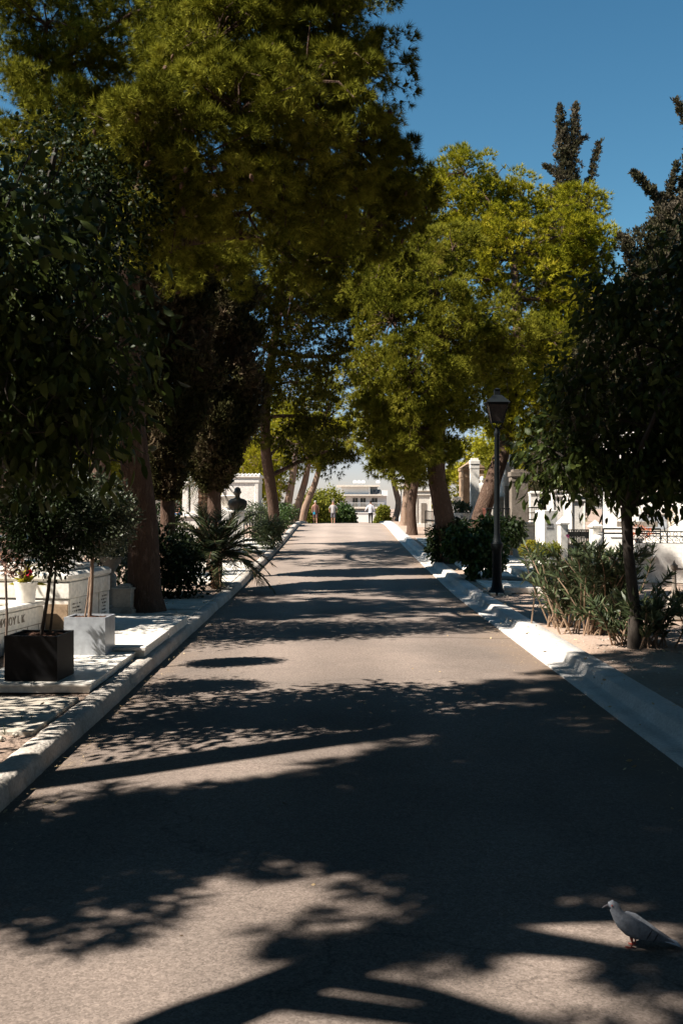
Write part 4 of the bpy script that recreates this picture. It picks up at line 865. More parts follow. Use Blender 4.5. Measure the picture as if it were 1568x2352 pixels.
# cemetery monuments further away, right
house_tomb('cream_tomb', 953, 992, 1121, 43, 1.6, M['marble'], 'cream tomb with dark panel between the far right pine trunks', 'tomb')
house_tomb('tall_cream_house', 917, 938, 1098, 62, 3, M['white'], 'tall narrow cream building behind the thin right pine trunks', 'building', door=False)
pillar('stone_post', 994, 1003, 1128, 40, M['marble'], 'beige stone post beside the cream tomb', 'post')
pillar('white_stele', 1120, 1136, 1088, 34, M['marble'], 'plain cream stele right of the leaning pine trunk', 'stele')
fence('iron_fence', (PX(976, 38), 38, zg(38)), (PX(1000, 37), 37, zg(37)), .9, M['iron'], 'dark iron fence between cream tomb and front pine', bars=.1)
pillar('white_tomb', 1216, 1245, 1128, 34, M['white'], 'white tomb partly hidden by the right orange tree leaves', 'tomb')
for i, (a, b, yt, D, lab) in enumerate(((1002, 1022, 1132, 48, 'pale far tomb just left of the front pine trunk'), (1268, 1300, 1120, 36, 'pale tomb behind the name slab'), (1310, 1345, 1130, 33, 'cream tomb behind the black iron gate'))):
    house_tomb('far_tomb', a, b, yt, D, 1.2, M['white'], lab, 'tomb', door=False)
for i, (a, b, yt, D, lab) in enumerate(((478, 500, 1150, 40, 'small white tomb behind the palm trunk'), (250, 300, 1120, 26, 'pale tomb behind the block pedestal and urn'), (60, 140, 1110, 24, 'white tomb seen through the left orange tree leaves'))):
    house_tomb('far_tomb', a, b, yt, D, 1.2, M['white'], lab, 'tomb', door=False)

# ---------------------------------------------------------------- street lamps
def lamp_protos(loc, label, group):
    t = thing('street_lamp', loc, label, 'street lamp', group=group); m = M['iron_green']; mb = MB()
    mb.lathe([(.17, 0), (.17, .03), (.13, .06), (.10, .12), (.085, .2), (.082, .75), (.09, .78), (.11, .84), (.11, .88), (.075, .92), (.06, .98), (.052, 1.05), (.045, 2.75), (.055, 2.78), (.055, 2.82), (.035, 2.86), (.03, 2.9)], n=16); mb.build('post', m, t, smooth=True)
    mb = MB(); 
    for s in (-1, 1):
        for q in (0, 1):
            a = (s * .095, 0, 3.0) if q else (0, s * .095, 3.0); mb.tube([(0, 0, 2.86), (a[0] * .7, a[1] * .7, 2.9), a], .009, 5)
    z0, z1 = 3.0, 3.31; a0, a1 = .095, .165
    for sx in (-1, 1):
        for sy in (-1, 1): mb.tube([(sx * a0, sy * a0, z0), (sx * a1, sy * a1, z1)], .011, 5)
    for (a, z_) in ((a0, z0), (a1, z1)):
        for s in (-1, 1): mb.box(-a, a, s * a - .009, s * a + .009, z_ - .01, z_ + .01); mb.box(s * a - .009, s * a + .009, -a + .01, a - .01, z_ - .01, z_ + .01)
    mb.build('lantern_frame', m, t)
    mb = MB(); mb.add([(-a0, -a0, z0), (a0, -a0, z0), (a0, a0, z0), (-a0, a0, z0), (-a1, -a1, z1), (a1, -a1, z1), (a1, a1, z1), (-a1, a1, z1)], [(0, 1, 5, 4), (1, 2, 6, 5), (2, 3, 7, 6), (3, 0, 4, 7), (3, 2, 1, 0)]); mb.build('lantern_glass', M['glass_lamp'], t)
    mb = MB(); s2 = .7071
    V = []; rings = [(.2, 3.32), (.205, 3.335), (.12, 3.42), (.07, 3.47), (.05, 3.47), (.05, 3.56), (.06, 3.57), (.0, 3.6)]
    for (a, z_) in rings: V += [(-a, -a, z_), (a, -a, z_), (a, a, z_), (-a, a, z_)]
    Fc = [(3, 2, 1, 0)]
    for i in range(len(rings) - 1):
        for k in range(4): Fc.append((i * 4 + k, i * 4 + (k + 1) % 4, i * 4 + 4 + (k + 1) % 4, i * 4 + 4 + k))
    mb.add(V, Fc); mb.build('lantern_roof', m, t); return t
LG = 'lamps along the right kerb'
l1 = lamp_protos((2.71, 17.5, zg(17.5)), 'nearest dark green street lamp with four-sided lantern, beside the right kerb', LG)
l2 = copy_tree(l1); l2.location = (2.5, 26.2, zg(26.2)); l2['label'] = 'second street lamp, thin post in front of the front right pine trunk'
l3 = copy_tree(l1); l3.location = (2.64, 38.6, zg(38.6)); l3['label'] = 'farthest street lamp, grey post against the far right pine trunk'
mb = MB()
for k in range(9): a = k * .7; mb.box(2.71 + .2 * math.cos(a) - .05, 2.71 + .2 * math.cos(a) + .05, 17.5 + .2 * math.sin(a) - .04, 17.5 + .2 * math.sin(a) + .04, zg(17.5) - .02, zg(17.5) + rnd.uniform(.03, .06), b=.01)
tag(mb.build('stone_ring', M['marble_old']), 'ring of rough stones round the foot of the nearest street lamp', 'stones')

# ---------------------------------------------------------------- far end: white wall, apartment block
BD = 250
t = thing('apartment_building', (PX(760, BD), BD, -.6), 'white apartment house with balcony, roof dishes and solar panels at the end of the lane', 'building')
def bx_(mb, px0, px1, pyt, pyb, y0, y1, mi=0): mb.box(PX(px0, BD) - t.location.x, PX(px1, BD) - t.location.x, y0, y1, ZY(pyb, BD) + .6, ZY(pyt, BD) + .6)
M['bwall'] = surf('apartment_wall', (.84, .81, .77), (.78, .75, .71), .9, .5, 4, bump=0); M['bslab'] = surf('apartment_slab', (.74, .66, .55), (.68, .6, .5), .9, .5, 4, bump=0)
mb = MB(); bx_(mb, 760, 888, 1139, 1215, 1.5, 12); bx_(mb, 784, 848, 1118, 1136, 1.5, 10); bx_(mb, 852, 868, 1118, 1136, 5, 10); bx_(mb, 876, 890, 1126, 1139, -.5, 8); mb.build('wall', M['bwall'], t)
mb = MB(); bx_(mb, 772, 872, 1114, 1117.8, -.2, 10.5); bx_(mb, 765, 876, 1135.5, 1138.8, -1.6, 12); bx_(mb, 800, 882, 1164, 1168, -1.4, 1.5); mb.build('floor_slab', M['bslab'], t)
for i, (a, b) in enumerate(((809, 822), (827, 840.5), (853, 867.5))):
    mb = MB(); bx_(mb, a, b, 1143, 1164, 1.42, 1.49); f = mb.build('window', M['white'], t); mb = MB(); bx_(mb, a + .8, (a + b) / 2 - .4, 1144, 1164, 1.36, 1.41); bx_(mb, (a + b) / 2 + .4, b - .8, 1144, 1164, 1.36, 1.41); mb.build('pane', M['window'], f)
mb = MB(); bx_(mb, 803, 882, 1154.6, 1155.4, -1.4, -1.3)
for k in range(40): a = 803 + k * 2; bx_(mb, a, a + .4, 1155.4, 1164, -1.4, -1.35)
mb.build('balcony_railing', M['white'], t)
mb = MB(); bx_(mb, 774, 870, 1107, 1107.5, 0, .1)
for k in range(25): a = 774 + k * 4; bx_(mb, a, a + .35, 1107.3, 1114, 0, .06)
mb.build('roof_railing', M['iron_white'], t)
for a in (816, 825.5, 835, 869):
    x = PX(a, BD) - t.location.x; mb = MB(); z_ = ZY(1108, BD) + .6; mb.tube([(x, .6, z_ - .7), (x, .6, z_)], .05, 5); mb.loft([((x, .6, z_), (.08, 0, 0), (0, .05, .08)), ((x - .1, .45, z_ + .08), (.45, 0, 0), (0, .2, .45)), ((x - .14, .35, z_ + .1), (.48, 0, 0), (0, .22, .5))], 14); mb.build('dish_antenna', M['bwall'], t)
mb = MB(); 
for a in (855, 864): 
    x0, x1 = PX(a, BD) - t.location.x, PX(a + 7.5, BD) - t.location.x; mb.add([(x0, .5, ZY(1134, BD) + .6), (x1, .5, ZY(1134, BD) + .6), (x1 + .3, 2, ZY(1124, BD) + .6), (x0 + .3, 2, ZY(1124, BD) + .6)], [(0, 1, 2, 3)])
mb.build('solar_panel', M['solar'], t)
t = thing('boundary_wall', (PX(845, 112), 112, -.5), 'low white wall closing the far end of the lane', 'wall'); mb = MB(); mb.box(-3, 2.2, 0, .4, 0, ZY(1177, 112) + .5 - .08); mb.build('wall', M['white'], t); mb = MB(); mb.box(-3.05, 2.25, -.06, .46, ZY(1177, 112) + .42, ZY(1177, 112) + .5); mb.build('coping', M['white'], t)

# ---------------------------------------------------------------- people
def skinmesh(name, pts, edges, rad, mat, parent, sub=1, root=0):
    me = bpy.data.meshes.new(name); me.from_pydata(pts, edges, []); me.update(); me.materials.append(mat)
    o = bpy.data.objects.new(name, me); C.objects.link(o); o.parent = parent
    md = o.modifiers.new('skin', 'SKIN'); 
    if not me.skin_vertices: 
        bpy.context.view_layer.objects.active = o
    sv = me.skin_vertices[0].data
    for i, r in enumerate(rad): sv[i].radius = (r, r) if not hasattr(r, '__len__') else r; sv[i].use_root = (i == root)
    md.use_smooth_shade = True
    s = o.modifiers.new('sub', 'SUBSURF'); s.levels = sub; s.render_levels = sub
    return o
def person(loc, face, label, shirt, legs, hair, arms, stride=.1, long_=False, sleeve=.5, short_top=False, tank=False, seated=False):
    t = thing('person', loc, label, 'person', rz=face)   # local -Y is forward
    H = lambda s, k: arms[0 if s < 0 else 1][k]
    pts = [(0, 0, .93), (0, 0, 1.12), (0, .01, 1.32), (0, .01, 1.46), (0, -.01, 1.55), (0, -.02, 1.65), (0, -.015, 1.74)]
    rad = [(.15, .11), (.14, .1), (.16, .1), (.07, .065), (.055, .055), (.082, .095), (.06, .07)]; E = [(0, 1), (1, 2), (2, 3), (3, 4), (4, 5), (5, 6)]
    for s in (-1, 1):
        n = len(pts); y = stride * s
        pts += [(s * .09, 0, .86), (s * .10, -y * .5, .48), (s * .10, -y, .09), (s * .11, -y - .14, .03)]; rad += [.085, .052, .036, .03]; E += [(0, n), (n, n + 1), (n + 1, n + 2), (n + 2, n + 3)]
        n = len(pts); e, h = H(s, 0), H(s, 1); pts += [(s * .18, .01, 1.41), e, h, (h[0], h[1] - .03, h[2] - .08)]; rad += [.055, .038, .027, .03]; E += [(3, n), (n, n + 1), (n + 1, n + 2), (n + 2, n + 3)]
    skinmesh('body', pts, E, rad, M['skin'], t, 2)
    mb = MB(); lo = .86 if not short_top else .92
    mb.loft([((0, 0, lo), (.175, 0, 0), (0, .13, 0)), ((0, 0, 1.0), (.165, 0, 0), (0, .13, 0)), ((0, 0, 1.2), (.17, 0, 0), (0, .13, 0)), ((0, .01, 1.36), (.19, 0, 0), (0, .125, 0)), ((0, .01, 1.44), (.15, 0, 0), (0, .1, 0)), ((0, .01, 1.5), (.07, 0, 0), (0, .07, 0))], 16)
    if not tank:
        for s in (-1, 1):
            a = np.array((s * .14, .01, 1.41)); e = np.array(H(s, 0)); h = np.array(H(s, 1)); mb.tube([tuple(a), tuple(a * .5 + e * .5), tuple(e)] + ([tuple(e * .5 + h * .5), tuple(h)] if sleeve > 1 else []), [.075, .068, .058] + ([.045, .04] if sleeve > 1 else []), 10)
    mb.build('shirt', shirt, t, smooth=True)
    mb = MB(); mb.loft([((0, 0, .78), (.16, 0, 0), (0, .11, 0)), ((0, 0, .86), (.17, 0, 0), (0, .125, 0)), ((0, 0, .96), (.16, 0, 0), (0, .12, 0))], 14)
    for s in (-1, 1):
        y = stride * s; k = [(s * .085, 0, .86), (s * .095, -y * .25, .68), (s * .1, -y * .5, .5)]; r_ = [.1, .095, .09]
        if long_: k += [(s * .1, -y * .75, .28), (s * .1, -y, .07)]; r_ = [.1, .088, .07, .06, .055]
        mb.tube(k, r_, 12)
    mb.build('trousers' if long_ else 'shorts', legs, t, smooth=True)
    mb = MB(); mb.loft([((0, .02, 1.63), (.088, 0, 0), (0, .09, 0)), ((0, .01, 1.7), (.095, 0, 0), (0, .105, 0)), ((0, 0, 1.76), (.085, 0, 0), (0, .095, 0)), ((0, 0, 1.795), (.045, 0, 0), (0, .05, 0))], 14); mb.build('hair', hair, t, smooth=True)
    mb = MB()
    for s in (-1, 1): y = stride * s; mb.loft([((s * .1, -y + .07, .04), (.04, 0, 0), (0, 0, .04)), ((s * .1, -y - .02, .045), (.045, 0, 0), (0, 0, .045)), ((s * .11, -y - .14, .03), (.048, 0, 0), (0, 0, .03)), ((s * .11, -y - .19, .025), (.03, 0, 0), (0, 0, .02))], 10)
    mb.build('shoes', M['ink'] if long_ else M['bwall'], t); return t
PZ = zr(77) - .004
M['tank'] = flat('brown_tank_top', (.22, .11, .08)); M['shorts1'] = flat('brown_shorts', (.16, .09, .075)); M['tee'] = flat('grey_tshirt', (.42, .39, .37)); M['shorts2'] = flat('grey_shorts', (.13, .12, .13)); M['wshirt'] = flat('white_shirt', (.72, .72, .74)); M['btrouser'] = flat('black_trousers', (.015, .015, .018)); M['hair_w'] = flat('white_hair', (.5, .47, .42)); M['hair_d'] = flat('dark_hair', (.03, .02, .015)); M['bluecloth'] = flat('blue_cloth', (.05, .13, .3)); M['cap'] = flat('cap', (.25, .2, .18)); M['teal'] = flat('teal_bag', (.02, .3, .45))
A0 = [[(-.27, .02, 1.18), (-.25, -.05, .93)], [(.27, .02, 1.18), (.26, -.03, .93)]]
p1 = person((PX(724, 77), 77, PZ), math.radians(5), 'white-haired walker in a brown sleeveless top and shorts, leftmost on the lane', M['tank'], M['shorts1'], M['hair_w'], A0, tank=True)
o = thing('blue_bag', (PX(721, 76.8), 76.75, PZ + .72), 'small bright blue bag held by the leftmost walker', 'bag'); mb = MB(); mb.box(-.07, .1, -.04, .04, 0, .22, b=.03, taper=.01); mb.build('pouch', M['teal'], o); mb = MB(); mb.ring((.015, 0, .24), .05, .08, .01, 10, 5, 0, 3.14); mb.build('handle', M['teal'], o)
p2 = person((PX(765, 77), 77, PZ), math.radians(-5), 'walker in a pale grey T-shirt, grey shorts and cap in the middle of the lane', M['tee'], M['shorts2'], M['cap'], [[(-.3, .04, 1.2), (-.27, .02, .96)], [(.3, .04, 1.2), (.26, .0, .96)]], stride=.06)
p3 = person((PX(851, 77), 77, PZ), math.radians(170), 'person in a white shirt and black trousers walking away on the right of the lane', M['wshirt'], M['btrouser'], M['hair_d'], [[(-.27, .03, 1.18), (-.28, -.05, .94)], [(.3, .06, 1.2), (.42, .0, 1.02)]], stride=.04, long_=True, sleeve=2)
p4 = person((PX(411, 44), 44, ZY(1156, 44) - 1.78 + .05), math.radians(40), 'dark-haired person in a blue top sitting half hidden behind the low white wall', M['bluecloth'], M['btrouser'], M['hair_d'], [[(-.25, -.1, 1.2), (-.15, -.3, 1.1)], [(.25, -.1, 1.2), (.15, -.3, 1.1)]], long_=True, sleeve=2)
p4.location.z = ZY(1161, 44) - 1.78

# ---------------------------------------------------------------- pigeon
PDist = 1.7 * F / (2183 - HY); K = PDist / F
M['feather'] = surf('grey_feathers', (.20, .215, .24), (.12, .13, .15), .6, 20, 120, bump=.3, bscale=90, bdist=.004); M['feather_d'] = surf('dark_feathers', (.03, .03, .035), (.05, .045, .05), .4, 30, 120, bump=.2); M['feather_l'] = surf('pale_feathers', (.42, .45, .5), (.34, .37, .42), .6, 20, 120, bump=.2); M['leg_red'] = flat('pigeon_leg', (.3, .06, .04))
t = thing('pigeon', (PX(1456, PDist), PDist, zr(3.8) + .016), 'grey pigeon with dark wing bars standing on the shaded road at lower right', 'pigeon')
def pp(px, py, r, rl=None, dy=0): return ((px - 1456) * K, dy, (2183 - py) * K, r * K, (rl or r) * K)
spine = [pp(1397, 2091, 3), pp(1399, 2089, 8, 7), pp(1403, 2088, 11.5, 10), pp(1409, 2092, 12.5, 11), pp(1413, 2101, 12.5, 11.5), pp(1419, 2112, 16, 15), pp(1430, 2124, 21.5, 21), pp(1446, 2137, 24, 25), pp(1464, 2146, 23, 26), pp(1484, 2152, 17.5, 22), pp(1503, 2160, 11, 16), pp(1518, 2165, 6, 12), pp(1532, 2170, 3.5, 11), pp(1556, 2178, 2, 13)]
spine = [(x, y, z - .0, r_ * (.92 if 4 < i_ < 11 else 1), rl_ * .92) for i_, (x, y, z, r_, rl_) in enumerate(spine)]
rings = []
for i, (x, y, z, r, rl) in enumerate(spine):
    a = spine[max(i - 1, 0)]; b = spine[min(i + 1, len(spine) - 1)]; d = Vector((b[0] - a[0], 0, b[2] - a[2])).normalized(); nrm = Vector((-d.z, 0, d.x))
    rings.append(((x, y, z), nrm * r, Vector((0, 1, 0)) * rl))
mb = MB(); mb.loft(rings, 20); mb.build('body', M['feather'], t, smooth=True)
for s in (-1, 1):
    mb = MB(); rr = []
    for (px, py, r, th) in ((1428, 2118, 4, 3), (1440, 2124, 14, 5), (1460, 2136, 19, 5), (1485, 2148, 15, 4.5), (1510, 2158, 9, 3.5), (1535, 2168, 4, 2), (1545, 2172, 1, 1)):
        w_ = np.interp(px, [1428, 1445, 1462, 1485, 1510, 1545], [17, 24, 26, 22, 15, 9]); rr.append((((px - 1456) * K, s * w_ * K, (2183 - py) * K), Vector((.35, 0, .94)) * r * K, Vector((0, th * K, 0))))
    mb.loft(rr, 14); wg = mb.build('wing', M['feather'], t, smooth=True)
    mb = MB()
    for (x0, x1) in ((1478, 1490), (1494, 1507)):
        mb.loft([(((x0 - 1456 + k * 2) * K, s * (np.interp(x0 + k * 2, [1478, 1510], [27.5, 18.5])) * K, (2183 - (2150 + (x0 - 1478) * .55) + k * 2) * K), Vector((.4, 0, .9)) * 9 * K, Vector((0, 1.5 * K, 0))) for k in range(5)], 10)
    mb.build('wing_bar', M['feather_d'], t)
mb = MB(); mb.loft([(((1515 - 1456) * K, 0, (2183 - 2164) * K), (0, 0, 4 * K), (0, 15 * K, 0)), (((1540 - 1456) * K, 0, (2183 - 2172) * K), (0, 0, 3 * K), (0, 17 * K, 0)), (((1557 - 1456) * K, 0, (2183 - 2178) * K), (0, 0, 2 * K), (0, 18 * K, 0))], 12); mb.build('tail', M['feather_l'], t)
mb = MB(); mb.loft([(((1395 - 1456) * K, 0, (2183 - 2089) * K), (0, 0, 3.5 * K), (0, 3.2 * K, 0)), (((1388 - 1456) * K, 0, (2183 - 2091) * K), (0, 0, 2.6 * K), (0, 2.2 * K, 0)), (((1381.5 - 1456) * K, 0, (2183 - 2095) * K), (0, 0, .8 * K), (0, .8 * K, 0))], 10); mb.build('beak', M['feather_d'], t)
for s in (-1, 1):
    mb = MB(); mb.lathe([(0.3 * K, -1.8 * K), (1.8 * K, -1 * K), (1.8 * K, 1 * K), (.3 * K, 1.8 * K)], (1402 - 1456) * K, s * 9.6 * K, (2183 - 2086) * K, n=10); mb.build('eye', M['leg_red'], t)
    mb = MB(); x = (1452 + 6 * s - 1456) * K; mb.tube([(x, s * 9 * K, 24 * K), (x + .005, s * 9 * K, 10 * K), (x, s * 9 * K, 1.2 * K)], [4 * K, 1.8 * K, 1.6 * K], 8)
    for q in (-.5, 0, .5): mb.tube([(x, s * 9 * K, 1.2 * K), (x - 14 * K * math.cos(q), s * 9 * K + 14 * K * math.sin(q), .9 * K)], [1.4 * K, .8 * K], 5)
    mb.tube([(x, s * 9 * K, 1.2 * K), (x + 8 * K, s * 9 * K, .9 * K)], [1.4 * K, .8 * K], 5); mb.build('leg', M['leg_red'], t)
# ---------------------------------------------------------------- trees
def L_(*rows): return [(PX(a, D), D, ZY(b, D), r) for a, b, D, r in rows]
# big pine by the left kerb
pine('pine_tree', [(-2.85, 14.6, zg(14.6) - .05), (-2.9, 14.6, 1.4), (-3.03, 14.5, 2.7), (-3.1, 14.4, 4.4), (-2.9, 14.2, 5.9), (-2.3, 14, 7.6), (-1.6, 13.9, 9.2)], [.25, .22, .2, .18, .15, .12, .07],
     L_((640, 40, 13.5, 1.0), (770, 70, 14, .85), (500, 90, 13, .85), (700, 220, 12.9, 1.0), (550, 260, 12.5, .9), (400, 270, 12.2, .6), (330, 290, 12.0, .4), (450, 370, 12.3, .62), (350, 370, 12.3, .35), (620, 400, 13, .8), (820, 170, 14.5, .65), (800, 330, 14, .75), (860, 390, 15, .72), (915, 450, 15.5, .55), (720, 480, 14, .75), (570, 490, 13, .5), (850, 520, 15.5, .7), (650, -150, 13.5, 1.2), (480, -60, 14, .9), (800, -100, 14.5, .9), (560, -350, 14, 1.2), (700, 620, 15, .6), (430, 180, 13.2, .55), (430, 560, 15, .7), (500, 620, 16, .55), (400, 500, 12.7, .5), (330, 520, 13, .55), (460, 480, 12.9, .45), (350, 590, 14.2, .4)),
     'tallest near pine with lit hanging needles and cones, its thick trunk beside the left kerb', tmpl=TUFT_NEAR, mat='pine', pr=.26, per=24, dens=.72, cones=170, bare=30)
pine('pine_tree', [(-5.6, 17, zg(17) - .05), (-5.6, 17, 3), (-5.3, 17, 6), (-5.0, 17, 9)], [.26, .22, .17, .08],
     L_((110, 60, 16, .9), (60, 170, 16, .65), (200, 150, 17, 1.1), (330, 80, 17, 1.1), (90, 300, 16, .8), (230, 290, 17, 1.0), (420, 20, 16.5, .9), (90, -80, 16, 1.1), (300, -60, 17, .9), (45, 330, 16, .45), (190, 430, 17, .9), (330, 480, 18, .9), (60, 430, 17, .7), (330, 330, 18, .7)),
     'pine at the upper left corner behind the tallest near pine', tmpl=TUFT_NEAR, mat='pine', pr=.3, per=22, dens=.72, cones=40, bare=14)
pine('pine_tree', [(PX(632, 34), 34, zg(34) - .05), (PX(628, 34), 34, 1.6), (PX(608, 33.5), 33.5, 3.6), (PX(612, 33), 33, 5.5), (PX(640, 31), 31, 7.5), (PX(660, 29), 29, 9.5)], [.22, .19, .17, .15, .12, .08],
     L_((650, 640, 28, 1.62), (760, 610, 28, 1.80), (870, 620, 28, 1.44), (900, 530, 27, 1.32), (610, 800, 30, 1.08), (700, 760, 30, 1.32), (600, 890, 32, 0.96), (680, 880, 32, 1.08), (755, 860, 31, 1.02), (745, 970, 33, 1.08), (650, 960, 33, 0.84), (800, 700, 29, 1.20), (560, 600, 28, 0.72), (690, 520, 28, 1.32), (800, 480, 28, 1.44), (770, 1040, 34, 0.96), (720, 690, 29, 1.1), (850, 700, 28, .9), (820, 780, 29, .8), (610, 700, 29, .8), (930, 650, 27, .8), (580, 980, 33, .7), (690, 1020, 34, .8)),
     'slender pine with curved dark trunk beside the left kerb', mat='pine_shaded', pr=.42, per=20, dens=.7, bare=25, group='pines along the lane')
for i, (bx2, D, lean, rows, lab) in enumerate((
    (655, 50, .5, ((600, 1060, 50, 1.4), (640, 1010, 51, 1.5), (580, 1000, 52, 1.3), (620, 1100, 50, .9)), 'leftmost of the three leaning pale pine trunks at the far left'),
    (676, 53, .8, ((690, 1010, 53, 1.5), (670, 970, 54, 1.6), (690, 1075, 53, .9), (760, 1000, 54, 1.3)), 'middle leaning pine of the three at the far left'),
    (692, 56, 1.1, ((745, 1030, 55, .9), (730, 1010, 56, 1.6), (785, 990, 56, .9), (740, 900, 57, 1.4), (660, 930, 57, 1.6)), 'rightmost and darkest leaning pine of the three at the far left'))):
    X = PX(bx2, D); pine('pine_tree', [(X, D, zg(D) - .1), (X + lean * .2, D, 1.5), (X + lean * .7, D, 2.8), (X + lean * 1.1, D, 4.5)], [.24, .2, .17, .12], L_(*rows), lab, mat='pine_gold' if i < 2 else 'pine_mid', bark='bark_pale', tmpl=TUFT_MID, sc_=1.35, pr=.5, per=16, dens=.75, group='pines along the lane')
# right side
pine('pine_tree', [(PX(1036, 25), 25, zg(25) - .05), (PX(1022, 25), 25, 1.3), (PX(1000, 25), 25, 2.4), (PX(1003, 25), 25, 3.8), (PX(1010, 25), 25.2, 5.5), (PX(1000, 25), 25.2, 7)], [.3, .25, .22, .19, .15, .1],
     L_((885, 650, 24.5, 0.92), (960, 610, 25, 0.98), (900, 740, 23.8, 0.98), (1000, 700, 24, 1.03), (1100, 750, 24, 0.92), (1190, 785, 24, 0.80), (1260, 780, 24, 0.48), (865, 850, 23.6, 0.75), (945, 860, 23, 0.98), (1040, 860, 24, 0.80), (880, 960, 24, 0.80), (950, 980, 23.5, 0.92), (1010, 940, 23.8, 0.69), (905, 1040, 25, 0.75), (970, 1050, 25, 0.69), (1110, 840, 25.5, 0.80), (1020, 780, 23.5, 0.80), (840, 900, 24.5, 0.46), (1040, 570, 25.5, 0.69), (860, 930, 24, .6), (925, 920, 23.4, .7), (1000, 1030, 24, .55), (850, 1010, 24.5, .5), (1060, 950, 25, .6), (1150, 840, 25, .7), (1020, 880, 23.2, .6)),
     'sunlit green pine with thick upright trunk and low crown right of the lane', mat='pine_mid', pr=.3, per=24, dens=.78, bare=40, group='pines along the lane', sc_=.8)
pine('pine_tree', [(PX(1078, 27.5), 27.5, zg(27.5) - .05), (PX(1110, 27.5), 27.5, 1.6), (PX(1150, 28), 28, 3.0), (PX(1178, 28.5), 28.5, 4.5), (PX(1190, 29), 29, 6.5), (PX(1180, 30), 30, 9)], [.27, .24, .22, .2, .16, .1],
     L_((1065, 400, 31, 0.94), (1020, 470, 31, 1.21), (1120, 470, 32, 1.21), (1200, 480, 32, 1.04), (1290, 550, 31, 1.21), (1330, 470, 32, 0.83), (1180, 590, 30, 1.26), (1070, 590, 30, 1.10), (1330, 630, 31, 1.10), (1250, 680, 30, 1.04), (1150, 690, 30, 0.88), (990, 560, 30.5, 0.88), (1100, 870, 28.5, 0.99), (1190, 880, 28.5, 1.10), (1150, 960, 28, 0.88), (1240, 960, 28.5, 0.88), (1260, 840, 29, 0.99), (1010, 420, 31.5, 0.55), (1000, 640, 29.5, .9), (1100, 530, 30.5, 1.0), (1230, 580, 30.5, 1.0), (1360, 560, 31, .8), (1290, 770, 29.5, .9), (1370, 700, 30, .8), (1120, 800, 29, .8)),
     'golden green tall pine whose dark trunk leans to the right behind the lamp', mat='pine_gold', pr=.4, per=22, dens=.78, bare=24, group='pines along the lane')
for i, (a, D, top, rows, br, lab) in enumerate((
    (946, 38, (955, 5.5), ((940, 1070, 38, .8), (990, 1080, 38, .8), (960, 1010, 38, 1.0)), 'bark', 'dark far right pine trunk with the farthest lamp before it'),
    (928, 45, (940, 5.5), ((905, 1060, 45, .9), (892, 1050, 45, .55), (940, 1010, 45, 1.2)), 'bark_pale', 'curved thin pine trunk on the right between the pale and the dark one'),
    (906, 58, (892, 6), ((915, 1040, 58, 1.1), (880, 985, 58, 1.1)), 'bark_pale', 'farthest right pine with pale reddish trunk'))):
    X = PX(a, D); z0 = zg(D) - .1; pine('pine_tree', [(X, D, z0), (PX(a - 2 + 6 * i, D), D, z0 + 1.2), (PX((a + top[0]) / 2 + 4, D), D, z0 + 2.4), (PX(top[0], D), D, top[1])], [.2, .17, .16, .12], L_(*rows), lab, mat='pine_mid', bark=br, sc_=1.3, pr=.45, per=16, dens=.75, group='pines along the lane')
# cypresses
cypress('cypress_tree', (PX(492, 22), 22, zg(22) - .05), 8.3, [(0, .1), (.22, .2), (.3, .62), (.45, .92), (.75, .85), (.92, .5), (1, .1)], 'broad dark cypress with visible grey trunk left of the lane', n=12000, trunk_r=.15, z0=.22)
cypress('cypress_tree', (PX(385, 19), 19, zg(19) - .05), 8.8, [(0, .1), (.2, .2), (.32, .5), (.45, .8), (.7, .8), (.95, .3), (1, .1)], 'dark narrow cypress close behind the big left pine trunk', n=9000, trunk_r=.13, z0=.19)
cypress('cypress_tree', (PX(1300, 38), 38, zg(38)), 15.6, [(0, .3), (.1, 1.2), (.6, 1.1), (.8, .7), (.88, .3), (1, .02)], 'tall brownish cypress with forked ragged tip above the golden pine', n=12000, mat='cypress_brown', tmpl=SPRAY_FAR, z0=.05, sc_=.55,
        arms=[((-.1, 0, 13.3), (-.25, 0, 16.3), .55, .1, 420), ((.2, 0, 13.6), (.35, 0, 16.35), .45, .1, 380), ((.6, 0, 12.2), (1.25, 0, 14.9), .3, .12, 260), ((-.2, 0, 13.6), (-.85, 0, 14.0), .2, .1, 90), ((.3, 0, 14.8), (.75, 0, 15.1), .15, .08, 60)])
cypress('cypress_tree', (PX(1615, 28), 28, zg(28)), 11.4, [(0, .3), (.15, 1.9), (.5, 2.7), (.75, 1.9), (.9, .7), (1, .1)], 'brownish ragged cypress rising above the right orange tree at the right edge', n=22000, mat='cypress_brown', z0=.12, sc_=1.15,
        arms=[((-.9, 0, 8.8), (-1.3, 0, 10.0), .34, .2, 200), ((-1.3, 0, 10.0), (-1.95, 0, 10.7), .2, .1, 110), ((-1.2, 0, 9.4), (-.75, 0, 10.9), .25, .1, 120), ((-.4, 0, 9.6), (-.3, 0, 12.0), .45, .2, 300), ((-.35, 0, 11.8), (-.75, 0, 12.7), .2, .1, 110), ((-.3, 0, 12), (.1, 0, 14.4), .32, .12, 240), ((-1.7, 0, 7.6), (-2.3, 0, 8.9), .4, .14, 240), ((-2.2, 0, 6.5), (-3.0, 0, 7.2), .35, .1, 200)])
cypress('cypress_tree', (PX(1400, 27), 27, zg(27)), 6.8, [(0, .3), (.3, 1.0), (.6, 1.3), (.9, .7), (1, .1)], 'dark brown cypress mass behind the street lamp and the orange tree', n=9000, mat='cypress_brown', z0=.3, sc_=1.3)
